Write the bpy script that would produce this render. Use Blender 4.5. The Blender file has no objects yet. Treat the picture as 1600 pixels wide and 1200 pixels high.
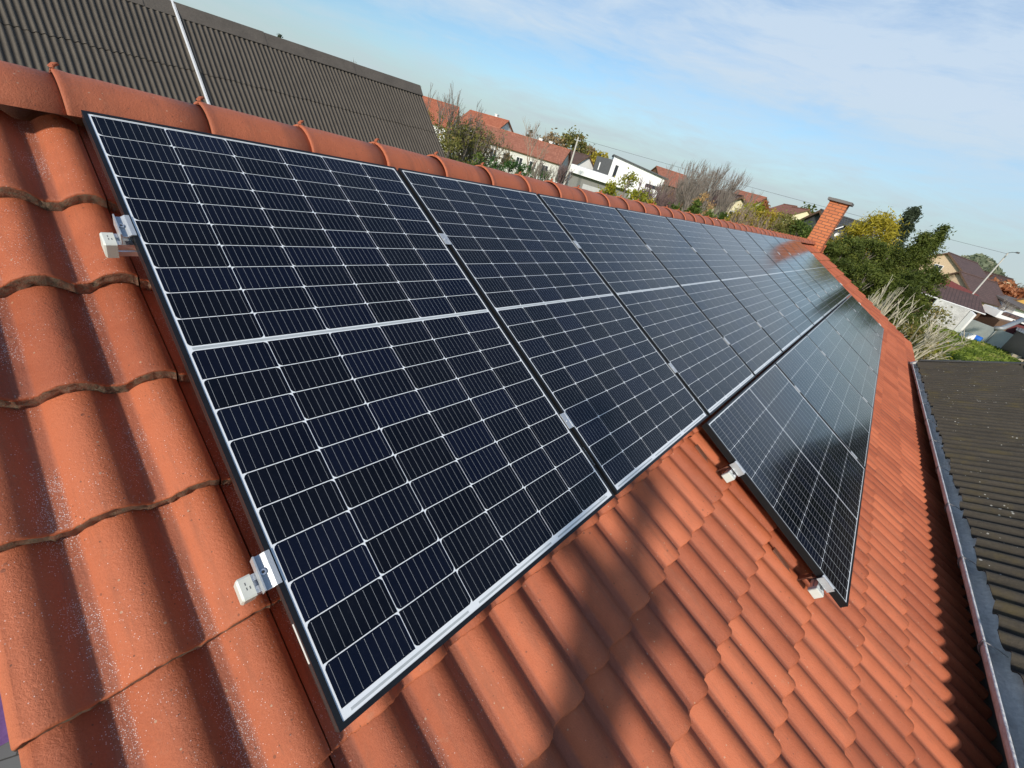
import bpy, math, random
import numpy as np
from mathutils import Matrix, Vector
R_ = math.radians
rng = random.Random(7)
scene = bpy.context.scene
COL = scene.collection

# ------------------------------------------------------------------ roof frame
S = R_(25.0)                      # pitch of the tiled roof
ZR = 5.0                          # height of the top edge of the panels
VU = Vector((1, 0, 0))                            # along the ridge
VV = Vector((0, -math.cos(S), -math.sin(S)))      # down the slope
VW = Vector((0, math.sin(S), -math.cos(S)))       # into the roof
def T(u, v, w=0.0):
    return VU * u + VV * v + VW * w + Vector((0, 0, ZR))
def roofmat(u, v, w=0.0, rot=0.0):
    m = Matrix((( 1, 0, 0), (0, math.cos(S), -math.sin(S)), (0, math.sin(S), math.cos(S)))).to_4x4()
    return Matrix.Translation(T(u, v, w)) @ m @ Matrix.Rotation(rot, 4, 'Z')

# ------------------------------------------------------------------ camera
CAMP = Vector((-0.180, -1.857, 5.237))
CUV = [[0.6668344881074059, 0.5281493098917811, -0.5257281350007525],
       [-0.22018058460716453, 0.813620961487044, 0.5380905511072884],
       [0.7119355839067052, -0.2430622090941606, 0.6588387411785113]]
Bm = Matrix(((VU.x, VV.x, VW.x), (VU.y, VV.y, VW.y), (VU.z, VV.z, VW.z)))
Rw = Matrix(CUV) @ Bm.transposed()
cam = bpy.data.cameras.new('camera'); camo = bpy.data.objects.new('camera', cam); COL.objects.link(camo)
cam.sensor_width = 36; cam.lens = 635.717 / 1600 * 36
cam.clip_start = 0.02; cam.clip_end = 6000
rm = Matrix((Rw[0], -Rw[1], -Rw[2])).transposed()
camo.matrix_world = Matrix.Translation(CAMP) @ rm.to_4x4()
scene.camera = camo

# ------------------------------------------------------------------ light
sd = Vector((-1.5, -0.559, 0.843)).normalized()
sun = bpy.data.lights.new('sun', 'SUN'); sun.energy = 4.1; sun.angle = R_(3.6); sun.color = (1.0, 0.92, 0.81)
suno = bpy.data.objects.new('sun', sun); COL.objects.link(suno)
suno.rotation_euler = sd.to_track_quat('Z', 'Y').to_euler()
suno.location = (0, 0, 30)
world = bpy.data.worlds.new("World"); scene.world = world; world.use_nodes = True
nt = world.node_tree; nt.nodes.clear()
def N(tree, typ, **kw):
    n = tree.nodes.new(typ)
    for k, v in kw.items():
        if k == 'inp':
            for i, val in v.items(): n.inputs[i].default_value = val
        else: setattr(n, k, v)
    return n
out = N(nt, 'ShaderNodeOutputWorld'); bg = N(nt, 'ShaderNodeBackground', inp={'Strength': 0.145})
sky = N(nt, 'ShaderNodeTexSky', sky_type='NISHITA', sun_disc=False)
sky.sun_elevation = math.asin(sd.z); sky.sun_rotation = math.atan2(sd.x, sd.y)
sky.altitude = 120; sky.air_density = 1.0; sky.dust_density = 1.6; sky.ozone_density = 1.3
tc = N(nt, 'ShaderNodeTexCoord')
sep = N(nt, 'ShaderNodeSeparateXYZ'); nt.links.new(tc.outputs['Generated'], sep.inputs[0])
def Mth(tree, op, a, b=None, c=None, clamp=False):
    n = tree.nodes.new('ShaderNodeMath'); n.operation = op; n.use_clamp = clamp
    for i, v in enumerate((a, b, c)):
        if v is None: continue
        if isinstance(v, (int, float)): n.inputs[i].default_value = v
        else: tree.links.new(v, n.inputs[i])
    return n.outputs[0]
def noise(tree, vec, scale, detail=4, rough=0.55, dist=0.0):
    n = N(tree, 'ShaderNodeTexNoise', inp={'Scale': scale, 'Detail': detail, 'Roughness': rough, 'Distortion': dist})
    if vec is not None: tree.links.new(vec, n.inputs['Vector'])
    return n.outputs['Fac']
def mapping(tree, vec, scale=(1, 1, 1), rot=(0, 0, 0), loc=(0, 0, 0)):
    n = N(tree, 'ShaderNodeMapping'); n.inputs['Scale'].default_value = scale; n.inputs['Rotation'].default_value = rot
    n.inputs['Location'].default_value = loc
    tree.links.new(vec, n.inputs['Vector']); return n.outputs[0]
def ramp(tree, fac, stops):
    n = N(tree, 'ShaderNodeValToRGB'); e = n.color_ramp.elements
    while len(e) > 1: e.remove(e[-1])
    e[0].position = stops[0][0]; e[0].color = tuple(stops[0][1]) + (1,) if len(stops[0][1]) == 3 else stops[0][1]
    for p, c in stops[1:]:
        x = e.new(p); x.color = tuple(c) + (1,)
    tree.links.new(fac, n.inputs[0]); return n.outputs['Color']
def mixc(tree, fac, a, b, mode='MIX'):
    n = N(tree, 'ShaderNodeMix', data_type='RGBA', blend_type=mode)
    for i, v in ((0, fac), (6, a), (7, b)):
        if isinstance(v, (int, float)): n.inputs[i].default_value = v
        elif isinstance(v, tuple): n.inputs[i].default_value = v if len(v) == 4 else v + (1,)
        else: tree.links.new(v, n.inputs[i])
    return n.outputs[2]
gen = tc.outputs['Generated']
z = sep.outputs[2]
w1 = noise(nt, mapping(nt, gen, (1.6, 1.6, 5)), 1.0, 5, 0.5)
zz = Mth(nt, 'ADD', z, Mth(nt, 'MULTIPLY', Mth(nt, 'SUBTRACT', w1, 0.5), 0.10))
# layered cloud: thin stratus near the horizon, a clear band, then cirrus higher up
band = ramp(nt, zz, [(0.0, (0.75,)*3), (0.055, (0.72,)*3), (0.098, (0.38,)*3), (0.135, (0.10,)*3), (0.160, (0.22,)*3), (0.20, (0.78,)*3), (0.31, (0.60,)*3), (0.42, (0.50,)*3), (0.62, (0.28,)*3), (1.0, (0.15,)*3)])
st = noise(nt, mapping(nt, gen, (2.2, 2.2, 13), (0.05, -0.08, 0.4)), 1.7, 9, 0.62, 0.5)
st2 = noise(nt, mapping(nt, gen, (5, 5, 22), (0.1, -0.12, 1.0)), 2.1, 8, 0.6, 0.8)
xr = Mth(nt, 'SUBTRACT', sep.outputs[0], 0.80); xr = Mth(nt, 'MULTIPLY', xr, 4.0, clamp=True)   # milkier towards the far end of the street
cf = Mth(nt, 'MULTIPLY_ADD', Mth(nt, 'SUBTRACT', st, 0.5), 2.0, band)
cf = Mth(nt, 'MULTIPLY_ADD', Mth(nt, 'SUBTRACT', st2, 0.5), 1.0, cf)
cf = Mth(nt, 'MULTIPLY_ADD', xr, 0.50, cf)
cf = Mth(nt, 'MULTIPLY', cf, 0.9, clamp=True)
cc = ramp(nt, z, [(0.0, (3.8, 4.5, 4.5)), (0.07, (3.7, 4.5, 4.8)), (0.14, (4.0, 5.0, 5.8)), (0.22, (4.1, 5.0, 6.0)), (0.42, (3.7, 4.7, 6.0)), (0.62, (2.4, 3.2, 4.5)), (0.8, (2.0, 2.7, 4.0))])
skyc = mixc(nt, 1.0, sky.outputs[0], (0.76, 0.92, 1.02), 'MULTIPLY')
col = mixc(nt, cf, skyc, cc)
nt.links.new(col, bg.inputs['Color']); nt.links.new(bg.outputs[0], out.inputs[0])
vs = scene.view_settings; vs.view_transform = 'Standard'; vs.look = 'None'; vs.exposure = 0.0; vs.gamma = 1; vs.use_curve_mapping = False
scene.render.engine = 'CYCLES'
scene.cycles.max_bounces = 6; scene.cycles.transparent_max_bounces = 8
scene.cycles.caustics_reflective = False; scene.cycles.caustics_refractive = False

# ------------------------------------------------------------------ mesh helper
class MB:
    def __init__(s): s.v = []; s.f = []; s.m = []; s.a = {}
    def add(s, vs, fs, mi=0):
        b = len(s.v); s.v.extend([tuple(x) for x in vs])
        for f in fs: s.f.append(tuple(b + i for i in f)); s.m.append(mi)
        return b
    def box(s, a, b, mi=0, M=None):
        (x0, y0, z0), (x1, y1, z1) = a, b
        vs = [Vector(p) for p in ((x0,y0,z0),(x1,y0,z0),(x1,y1,z0),(x0,y1,z0),(x0,y0,z1),(x1,y0,z1),(x1,y1,z1),(x0,y1,z1))]
        if M is not None: vs = [M @ p for p in vs]
        s.add(vs, [(0,3,2,1),(4,5,6,7),(0,1,5,4),(1,2,6,5),(2,3,7,6),(3,0,4,7)], mi)
    def quad(s, *p, mi=0): s.add(p, [tuple(range(len(p)))], mi)
    def tube(s, pts, rad, n=6, mi=0, cap=True):
        pts = [Vector(p) for p in pts]
        if isinstance(rad, (int, float)): rad = [rad] * len(pts)
        rings = []
        up = Vector((0, 0, 1))
        for i, p in enumerate(pts):
            d = (pts[min(i + 1, len(pts) - 1)] - pts[max(i - 1, 0)])
            if d.length < 1e-9: d = Vector((0, 0, 1))
            d.normalize()
            a = d.cross(up)
            if a.length < 0.15: a = d.cross(Vector((1, 0, 0)))
            a.normalize(); b = d.cross(a)
            rings.append([p + (a * math.cos(2*math.pi*k/n) + b * math.sin(2*math.pi*k/n)) * rad[i] for k in range(n)])
        vs = [q for r in rings for q in r]; fs = []
        for i in range(len(pts) - 1):
            for k in range(n):
                fs.append((i*n+k, i*n+(k+1) % n, (i+1)*n+(k+1) % n, (i+1)*n+k))
        if cap: fs.append(tuple(range(n-1, -1, -1))); fs.append(tuple((len(pts)-1)*n + k for k in range(n)))
        s.add(vs, fs, mi)
    def prism(s, prof, a, b, mi=0, cap=True):
        """prof: list of 3D offsets (Vector); extruded from a to b"""
        n = len(prof); a = Vector(a); b = Vector(b)
        vs = [a + Vector(p) for p in prof] + [b + Vector(p) for p in prof]
        fs = [(i, (i+1) % n, n + (i+1) % n, n + i) for i in range(n)]
        if cap: fs += [tuple(range(n-1, -1, -1)), tuple(range(n, 2*n))]
        s.add(vs, fs, mi)
    def build(s, name, mats, parent=None, smooth=False, M=None, attr=None):
        me = bpy.data.meshes.new(name)
        me.from_pydata(s.v, [], s.f)
        if not isinstance(mats, (list, tuple)): mats = [mats]
        for m in mats: me.materials.append(m)
        if len(mats) > 1: me.polygons.foreach_set('material_index', s.m)
        if smooth: me.polygons.foreach_set('use_smooth', [True] * len(s.f))
        if attr:
            for k, vals in attr.items():
                a = me.attributes.new(k, 'FLOAT', 'POINT'); a.data.foreach_set('value', vals)
        me.update()
        o = bpy.data.objects.new(name, me); COL.objects.link(o)
        if parent is not None: o.parent = parent
        if M is not None:
            if parent is None: o.matrix_world = M
            else: o.matrix_local = M
        return o
def tag(o, label=None, cat=None, group=None, kind=None):
    if label: o['label'] = label
    if cat: o['category'] = cat
    if group: o['group'] = group
    if kind: o['kind'] = kind
    return o
def thing(name, label, cat, M=None, group=None):
    o = bpy.data.objects.new(name, None); COL.objects.link(o); o.empty_display_size = 0.1
    if M is not None: o.matrix_world = M
    return tag(o, label, cat, group)
def copy_tree(o, parent=None):
    c = o.copy(); COL.objects.link(c)
    if parent is not None: c.parent = parent
    for ch in KIDS.get(o, []): 
        KIDS.setdefault(c, []).append(copy_tree(ch, c))
    return c
KIDS = {}
def kid(p, o): KIDS.setdefault(p, []).append(o); return o

# ------------------------------------------------------------------ materials
MATS = {}
def newmat(name):
    m = bpy.data.materials.new(name); m.use_nodes = True
    t = m.node_tree; p = t.nodes['Principled BSDF']
    return m, t, p
def pos(t): return N(t, 'ShaderNodeTexCoord').outputs['Object']
def wpos(t): return N(t, 'ShaderNodeNewGeometry').outputs['Position']
def bump(t, p, h, strength=0.3, dist=0.01):
    b = N(t, 'ShaderNodeBump', inp={'Strength': strength, 'Distance': dist}); t.links.new(h, b.inputs['Height']); t.links.new(b.outputs[0], p.inputs['Normal'])
def simple(name, c, rough=0.6, metal=0.0, var=0.15, scale=6.0, bmp=0.0, bscale=60.0, spec=0.5, coat=0.0, world=True):
    if name in MATS: return MATS[name]
    m, t, p = newmat(name)
    v = wpos(t) if world else pos(t)
    n1 = noise(t, v, scale, 6, 0.6)
    n2 = noise(t, v, scale * 9, 3, 0.5)
    f = Mth(t, 'MULTIPLY_ADD', n2, 0.4, Mth(t, 'MULTIPLY', n1, 0.6))
    lo = tuple(max(0, x * (1 - var)) for x in c); hi = tuple(min(1, x * (1 + var)) for x in c)
    cr = ramp(t, f, [(0.3, lo), (0.7, hi)])
    t.links.new(cr, p.inputs['Base Color'])
    p.inputs['Roughness'].default_value = rough; p.inputs['Metallic'].default_value = metal
    p.inputs['Specular IOR Level'].default_value = spec; p.inputs['Coat Weight'].default_value = coat
    if bmp: bump(t, p, noise(t, v, bscale, 4, 0.6), bmp, 0.02)
    MATS[name] = m; return m

def mat_tile(name, near=True, base=((0.325, 0.083, 0.036), (0.50, 0.140, 0.061))):
    m, t, p = newmat(name)
    v = wpos(t)
    big = noise(t, v, 1.6, 4, 0.6); mid = noise(t, v, 14, 5, 0.62); fine = noise(t, v, 260, 4, 0.7)
    at = N(t, 'ShaderNodeAttribute', attribute_name='tvar'); pa = N(t, 'ShaderNodeAttribute', attribute_name='low')
    f = Mth(t, 'MULTIPLY', big, 0.30); f = Mth(t, 'MULTIPLY_ADD', mid, 0.34, f); f = Mth(t, 'MULTIPLY_ADD', Mth(t, 'SUBTRACT', at.outputs['Fac'], 0.5), 0.42, Mth(t, 'ADD', f, 0.15))
    f = Mth(t, 'MULTIPLY_ADD', Mth(t, 'SUBTRACT', fine, 0.5), 0.42, Mth(t, 'ADD', f, 0.08))
    c = ramp(t, f, [(0.30, base[0]), (0.72, base[1])])
    # dusty purple film lying in the pans
    film = Mth(t, 'MULTIPLY', pa.outputs['Fac'], Mth(t, 'MULTIPLY_ADD', mid, 0.9, 0.15), clamp=True)
    c = mixc(t, Mth(t, 'MULTIPLY', film, 0.55), c, (0.20, 0.085, 0.066))
    # rain streaks and grey-brown weathering running down the slope
    stn = noise(t, mapping(t, v, (26, 2.2, 2.2)), 1.0, 5, 0.65)
    c = mixc(t, Mth(t, 'MULTIPLY', ramp(t, stn, [(0.52, (0,)*3), (0.72, (1,)*3)]), 0.42), c, (0.17, 0.070, 0.042))
    blo = noise(t, v, 31, 6, 0.75)
    c = mixc(t, Mth(t, 'MULTIPLY', ramp(t, blo, [(0.60, (0,)*3), (0.70, (1,)*3)]), 0.35), c, (0.40, 0.20, 0.12))
    # dark pits and scuffs
    vo = N(t, 'ShaderNodeTexVoronoi', inp={'Scale': 38.0}); t.links.new(v, vo.inputs['Vector'])
    pit = Mth(t, 'LESS_THAN', vo.outputs['Distance'], Mth(t, 'MULTIPLY', Mth(t, 'SUBTRACT', noise(t, v, 9, 2), 0.50), 0.85))
    c = mixc(t, Mth(t, 'MULTIPLY', pit, 0.55), c, (0.10, 0.045, 0.03))
    # small dark specks and pale lichen dots
    vk = N(t, 'ShaderNodeTexVoronoi', inp={'Scale': 95.0}); t.links.new(v, vk.inputs['Vector'])
    sk_ = N(t, 'ShaderNodeSeparateColor'); t.links.new(vk.outputs['Color'], sk_.inputs[0])
    spk = Mth(t, 'MULTIPLY', Mth(t, 'LESS_THAN', vk.outputs['Distance'], 0.17), Mth(t, 'LESS_THAN', sk_.outputs[0], 0.07))
    c = mixc(t, Mth(t, 'MULTIPLY', spk, 0.7), c, (0.09, 0.05, 0.035))
    lic = Mth(t, 'MULTIPLY', Mth(t, 'LESS_THAN', vk.outputs['Distance'], 0.24), Mth(t, 'GREATER_THAN', sk_.outputs[0], 0.985))
    c = mixc(t, Mth(t, 'MULTIPLY', lic, 0.6), c, (0.46, 0.36, 0.26))
    # scratches along the slope
    sc = noise(t, mapping(t, v, (60, 5, 8), (0, 0, 0.35)), 3.0, 3, 0.5)
    c = mixc(t, Mth(t, 'MULTIPLY', ramp(t, sc, [(0.66, (0,)*3), (0.70, (1,)*3)]), 0.25), c, (0.24, 0.09, 0.05))
    if near:
        # sun glitter on the grit of the near tiles, painted as pale specks
        v2 = N(t, 'ShaderNodeTexVoronoi', inp={'Scale': 420.0, 'Randomness': 1.0}); t.links.new(v, v2.inputs['Vector'])
        sp = N(t, 'ShaderNodeSeparateColor'); t.links.new(v2.outputs['Color'], sp.inputs[0])
        patch = noise(t, v, 5.5, 3, 0.55)
        x = N(t, 'ShaderNodeSeparateXYZ'); t.links.new(v, x.inputs[0])
        nearx = Mth(t, 'MULTIPLY_ADD', x.outputs[0], -1.6, 0.75, clamp=True)
        dens = Mth(t, 'MULTIPLY', Mth(t, 'MULTIPLY_ADD', pa.outputs['Fac'], 0.75, 0.16), Mth(t, 'MULTIPLY_ADD', patch, 4.5, -1.75, clamp=True))
        dens = Mth(t, 'MULTIPLY', dens, Mth(t, 'MULTIPLY_ADD', nearx, 1.0, 0.02))
        pick = Mth(t, 'LESS_THAN', sp.outputs[0], Mth(t, 'MULTIPLY', Mth(t, 'POWER', dens, 1.35), 0.95))
        dot = Mth(t, 'LESS_THAN', v2.outputs['Distance'], 0.36)
        g = Mth(t, 'MULTIPLY', Mth(t, 'MULTIPLY', pick, dot), Mth(t, 'MULTIPLY_ADD', sp.outputs[1], 0.8, 0.2))
        c = mixc(t, g, c, (0.74, 0.66, 0.64))
        r = Mth(t, 'MULTIPLY_ADD', g, -0.2, 0.52)
        t.links.new(r, p.inputs['Roughness'])
    else: p.inputs['Roughness'].default_value = 0.55
    t.links.new(c, p.inputs['Base Color'])
    p.inputs['Specular IOR Level'].default_value = 0.36
    h = Mth(t, 'MULTIPLY_ADD', noise(t, v, 170, 6, 0.75), 1.0, Mth(t, 'MULTIPLY', noise(t, v, 22, 3), 0.9))
    bump(t, p, h, 0.62, 0.0045)
    MATS[name] = m; return m
TILE = mat_tile('terracotta_tile'); CAPM = mat_tile('ridge_terracotta', False, ((0.36, 0.097, 0.043), (0.48, 0.140, 0.064)))
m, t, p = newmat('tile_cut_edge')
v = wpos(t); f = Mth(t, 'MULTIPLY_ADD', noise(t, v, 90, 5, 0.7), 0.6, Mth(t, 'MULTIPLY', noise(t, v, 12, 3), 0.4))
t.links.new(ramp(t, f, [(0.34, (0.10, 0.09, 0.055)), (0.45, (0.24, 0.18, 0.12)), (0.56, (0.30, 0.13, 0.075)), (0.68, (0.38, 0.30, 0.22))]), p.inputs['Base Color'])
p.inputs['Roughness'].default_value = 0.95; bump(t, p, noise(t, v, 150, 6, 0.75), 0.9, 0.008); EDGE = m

def glassy(name, c, var=0.1, rough=0.1, scale=25, ior=1.45, blue=False):
    m, t, p = newmat(name)
    v = wpos(t); n = noise(t, v, scale, 5, 0.65)
    lo = tuple(x * (1 - var) for x in c); hi = tuple(x * (1 + var) for x in c)
    cc = ramp(t, n, [(0.3, lo), (0.7, hi)])
    if blue:
        at = N(t, 'ShaderNodeAttribute', attribute_name='cvar')
        cc = mixc(t, Mth(t, 'MULTIPLY', at.outputs['Fac'], 0.8), cc, (0.0030, 0.0048, 0.017))
    # light dust on the glass
    du = noise(t, v, 130, 3, 0.7); dm = noise(t, v, 3.0, 4, 0.6)
    d = Mth(t, 'MULTIPLY', Mth(t, 'MULTIPLY_ADD', du, 3.0, -1.55, clamp=True), Mth(t, 'MULTIPLY', dm, 0.018))
    cc = mixc(t, d, cc, (0.5, 0.5, 0.48))
    t.links.new(cc, p.inputs['Base Color'])
    t.links.new(Mth(t, 'MULTIPLY_ADD', dm, 0.08, rough - 0.04), p.inputs['Roughness'])
    p.inputs['IOR'].default_value = ior
    return m
CELL = glassy('silicon_cell', (0.0022, 0.0026, 0.0055), 0.35, 0.115, 8, 1.40, True)
BACK = glassy('white_backsheet', (0.76, 0.79, 0.81), 0.03, 0.12, 8, 1.42)
RIBB = glassy('grey_ribbon', (0.42, 0.45, 0.46), 0.08, 0.14, 30, 1.42)
BUSB = glassy('silver_busbar', (0.28, 0.29, 0.30), 0.12, 0.14, 30, 1.42)
FRAME = simple('black_anodised', (0.022, 0.023, 0.025), 0.36, 0.55, 0.2, 20, spec=0.5)
ALU = simple('mill_aluminium', (0.72, 0.74, 0.77), 0.32, 0.75, 0.06, 30, 0.08, 300)
ALUL = simple('painted_light_aluminium', (0.52, 0.54, 0.56), 0.38, 0.45, 0.10, 30, 0.10, 300)
PLAS = simple('ivory_plastic', (0.60, 0.61, 0.56), 0.45, 0.0, 0.05, 30)
DARK = simple('dark_steel', (0.06, 0.06, 0.06), 0.4, 0.6)
RUST = simple('brown_hook_steel', (0.20, 0.085, 0.055), 0.6, 0.2)
UNDER = simple('roof_underlay', (0.03, 0.022, 0.018), 0.9)
STICK = simple('white_sticker', (0.72, 0.72, 0.70), 0.5, 0, 0.04, 50)
INK = simple('grey_ink', (0.12, 0.12, 0.12), 0.7)
PLASTER = simple('white_plaster', (0.70, 0.69, 0.65), 0.9, 0, 0.08, 1.5, 0.2, 40)
OFFW = simple('off_white_plaster', (0.56, 0.56, 0.52), 0.9, 0, 0.15, .8)
WHITE = simple('white_paint', (0.80, 0.80, 0.79), 0.6, 0, 0.05, 1.5)
CREAM = simple('cream_plaster', (0.68, 0.62, 0.42), 0.9, 0, 0.08, 1.5)
BEIGE = simple('beige_plaster', (0.62, 0.47, 0.31), 0.9, 0, 0.08, 1.5)
YELLW = simple('yellow_plaster', (0.62, 0.38, 0.10), 0.9, 0, 0.08, 1.5)
MAROON = simple('maroon_board', (0.15, 0.032, 0.032), 0.7, 0, 0.15, 3)
BROWNW = simple('brown_wood', (0.13, 0.075, 0.045), 0.8, 0, 0.2, 4)
CONC = simple('pale_concrete', (0.44, 0.47, 0.44), 0.9, 0, 0.15, 1.2, 0.2, 20)
CHAR = simple('charcoal_render', (0.07, 0.075, 0.08), 0.7, 0, 0.15, 2)
GLASSD = simple('dark_window_glass', (0.03, 0.035, 0.045), 0.08, 0, 0.1, 2)
BLUEP = simple('blue_plastic', (0.02, 0.14, 0.55), 0.4, 0, 0.1, 4)
PURP = simple('violet_tarpaulin', (0.16, 0.075, 0.23), 0.55, 0, 0.15, 5, 0.5, 12)
GREYM = simple('grey_metal_sheet', (0.30, 0.32, 0.33), 0.5, 0.3, 0.15, 3)
POLE = simple('weathered_concrete_pole', (0.50, 0.48, 0.44), 0.85, 0, 0.1, 5)
WIRE = simple('wire_dark', (0.10, 0.10, 0.11), 0.6)

def mat_farroof(name, c1, c2, sx=3.6, sy=3.0):
    """far tiled roof: rows and columns of tiles in object space, mottled"""
    m, t, p = newmat(name); v = pos(t)
    x = N(t, 'ShaderNodeSeparateXYZ'); t.links.new(v, x.inputs[0])
    br = N(t, 'ShaderNodeTexBrick', inp={'Scale': 1.0, 'Mortar Size': 0.03, 'Brick Width': 0.3, 'Row Height': 0.33, 'Color1': c1 + (1,), 'Color2': c2 + (1,), 'Mortar': tuple(k * 0.45 for k in c1) + (1,)})
    t.links.new(v, br.inputs['Vector'])
    n = noise(t, v, 0.7, 6, 0.7)
    c = mixc(t, Mth(t, 'MULTIPLY_ADD', n, 1.6, -0.5, clamp=True), br.outputs[0], tuple(k * 0.62 for k in c1))
    t.links.new(c, p.inputs['Base Color']); p.inputs['Roughness'].default_value = 0.8
    return m
RF_OR = mat_farroof('orange_roof', (0.40, 0.12, 0.06), (0.52, 0.18, 0.10))
RF_RB = mat_farroof('redbrown_roof', (0.34, 0.125, 0.075), (0.48, 0.20, 0.13))
RF_BR = mat_farroof('brown_roof', (0.11, 0.065, 0.05), (0.16, 0.095, 0.075))
RF_DK = mat_farroof('dark_grey_roof', (0.055, 0.057, 0.06), (0.085, 0.088, 0.09))
RF_MB = mat_farroof('maroonbrown_roof', (0.11, 0.066, 0.058), (0.155, 0.09, 0.078))

def mat_corr(name, c1, c2, lichen=True, moss=(0.16, 0.13, 0.03)):
    m, t, p = newmat(name); v = wpos(t)
    a = noise(t, v, 1.1, 6, 0.7); b = noise(t, mapping(t, v, (14, 2.0, 2.0)), 2.0, 5, 0.65); d = noise(t, v, 40, 4, 0.7)
    f = Mth(t, 'MULTIPLY_ADD', a, 0.3, Mth(t, 'MULTIPLY_ADD', b, 0.4, Mth(t, 'MULTIPLY', d, 0.3)))
    c = ramp(t, f, [(0.3, c1), (0.7, c2)])
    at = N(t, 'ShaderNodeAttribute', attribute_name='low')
    c = mixc(t, Mth(t, 'MULTIPLY', at.outputs['Fac'], 0.88), c, tuple(k * 0.16 for k in c1))   # colour darkens towards the troughs
    if lichen:
        c = mixc(t, Mth(t, 'MULTIPLY_ADD', noise(t, v, 3.3, 5, 0.7), 3.6, -1.85, clamp=True), c, moss)
        vo = N(t, 'ShaderNodeTexVoronoi', inp={'Scale': 24.0}); t.links.new(v, vo.inputs['Vector'])
        pit = Mth(t, 'LESS_THAN', vo.outputs['Distance'], Mth(t, 'MULTIPLY', Mth(t, 'SUBTRACT', noise(t, v, 5, 3), 0.48), 1.1))
        c = mixc(t, Mth(t, 'MULTIPLY', pit, 0.8), c, (0.42, 0.41, 0.36))
    t.links.new(c, p.inputs['Base Color']); p.inputs['Roughness'].default_value = 0.92
    bump(t, p, noise(t, v, 60, 5, 0.7), 0.5, 0.01)
    return m
CORR_L = mat_corr('weathered_corrugated_brown', (0.070, 0.058, 0.045), (0.150, 0.127, 0.100), False)
CORR_R = mat_corr('mossy_corrugated_grey', (0.030, 0.025, 0.018), (0.105, 0.086, 0.060), True, (0.095, 0.072, 0.025))

# ================================================================== THE TILED HOUSE
house = thing('tiled_house', 'long house with terracotta tiled roof carrying the solar panels', 'house', Matrix.Translation((0, 0, 0)))
PROF = [(0.0, 0.0), (0.010, 0.0), (0.025, 0.0), (0.0285, 0.0014), (0.034, 0.0068), (0.043, 0.0160), (0.055, 0.0255), (0.067, 0.0322), (0.080, 0.0362), (0.092, 0.0370), (0.104, 0.0345), (0.116, 0.0285), (0.127, 0.0195), (0.136, 0.0105), (0.143, 0.0038), (0.149, 0.0006)]
def hprof(u):
    t = (u - 0.022) % 0.15
    xs = [a for a, b in PROF] + [0.15]; ys = [b for a, b in PROF] + [0.0]
    return float(np.interp(t, xs, ys)), t
GA = 0.3215; V0 = 0.193
U0, U1 = -0.378, 17.5
mb = MB(); tv = []; lw = []
def tile(u0, u1, vn, seed, gauge=GA, coarse=False):
    r = random.Random(seed); val = r.random(); dv = r.uniform(-0.005, 0.005); dw = r.uniform(-0.0030, 0.0022); sk = r.uniform(-0.006, 0.006)
    us = [u0 + 0.0022, u1 - 0.0022]
    k = math.floor((u0 - 0.022) / 0.15) - 1
    while True:
        b = 0.022 + 0.15 * k
        if b > u1: break
        for i, (a, h) in enumerate(PROF):
            if coarse and i % 2 == 1 and i != 3: continue
            if u0 + 0.003 < b + a < u1 - 0.003: us.append(b + a)
        k += 1
    us += [u0 + 0.007, u0 + 0.017]; us = sorted(set(us))
    g = gauge + 0.055
    # rows: distance up-slope from nose, extra drop
    rows = [(g, 0.0), (gauge * 0.5, 0.0), (0.02, 0.0), (0.0065, 0.0003), (0.0018, 0.0018), (0.0, 0.0060), (0.0005, 0.0140), (-0.0010, 0.0250), (0.0012, 0.0410)]
    if coarse: rows = [(g, 0), (0.006, 0.0004), (0.0, 0.004), (0.0012, 0.041)]
    P = []; idx0 = len(mb.v)
    for ri, (d, drop) in enumerate(rows):
        for u in us:
            h, t = hprof(u)
            low = 1.0 if t < 0.031 else (0.0 if t < 0.12 else (t - 0.12) / 0.03)
            e = 0.0065 * max(0, 1 - (u - u0) / 0.014) if u - u0 < 0.014 else 0
            w = 0.157 - h + e + (0.041 if vn > 0.3 else 0.006) * (d / gauge) + drop + dw + (r.uniform(-.0018, .0018) if drop > 0.005 and not coarse else 0)
            v_ = vn - d + dv + sk * (u - u0) / 0.3 + (0.0012 * math.sin(u * 310 + seed) if ri >= 3 else 0) + (r.uniform(-.0022, .0022) if ri > 5 and not coarse else 0)
            P.append(T(u, v_, w)); tv.append(val); lw.append(low if ri < 4 else 0)
    n = len(us); fs = []; ms = []
    for i in range(len(rows) - 1):
        for j in range(n - 1):
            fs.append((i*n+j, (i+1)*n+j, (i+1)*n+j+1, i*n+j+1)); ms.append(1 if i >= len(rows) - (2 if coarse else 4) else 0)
    b = mb.add(P, fs); mb.m[-len(fs):] = ms
    # side walls at the joints
    for side in (0, n - 1):
        Q = []
        for i, (d, drop) in enumerate(rows[:-1]):
            pnt = P[i*n + side]; Q += [pnt, pnt + VW * 0.016]
            tv.extend([val, val]); lw.extend([0.6, 1])
        mb.add(Q, [(2*i, 2*i+1, 2*i+3, 2*i+2) for i in range(len(rows) - 2)], 0)
ncol = int((U1 - 0.0) / 0.3)
for c in range(0, 13):
    vn = V0 + c * GA
    gg = GA if c else 0.30
    tile(U0, 0.0, vn, c * 997 + 5, gg)          # verge tile
    u = 0.0; i = 0
    while u < U1 - 0.05:
        tile(u, min(u + 0.3, U1), vn, c * 1009 + i * 17 + 3, gg, coarse=(u > 6.0)); u += 0.3; i += 1
roof = mb.build('roof', [TILE, EDGE], house, smooth=True, attr={'tvar': tv, 'low': lw})
VE = V0 + 12 * GA
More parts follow.
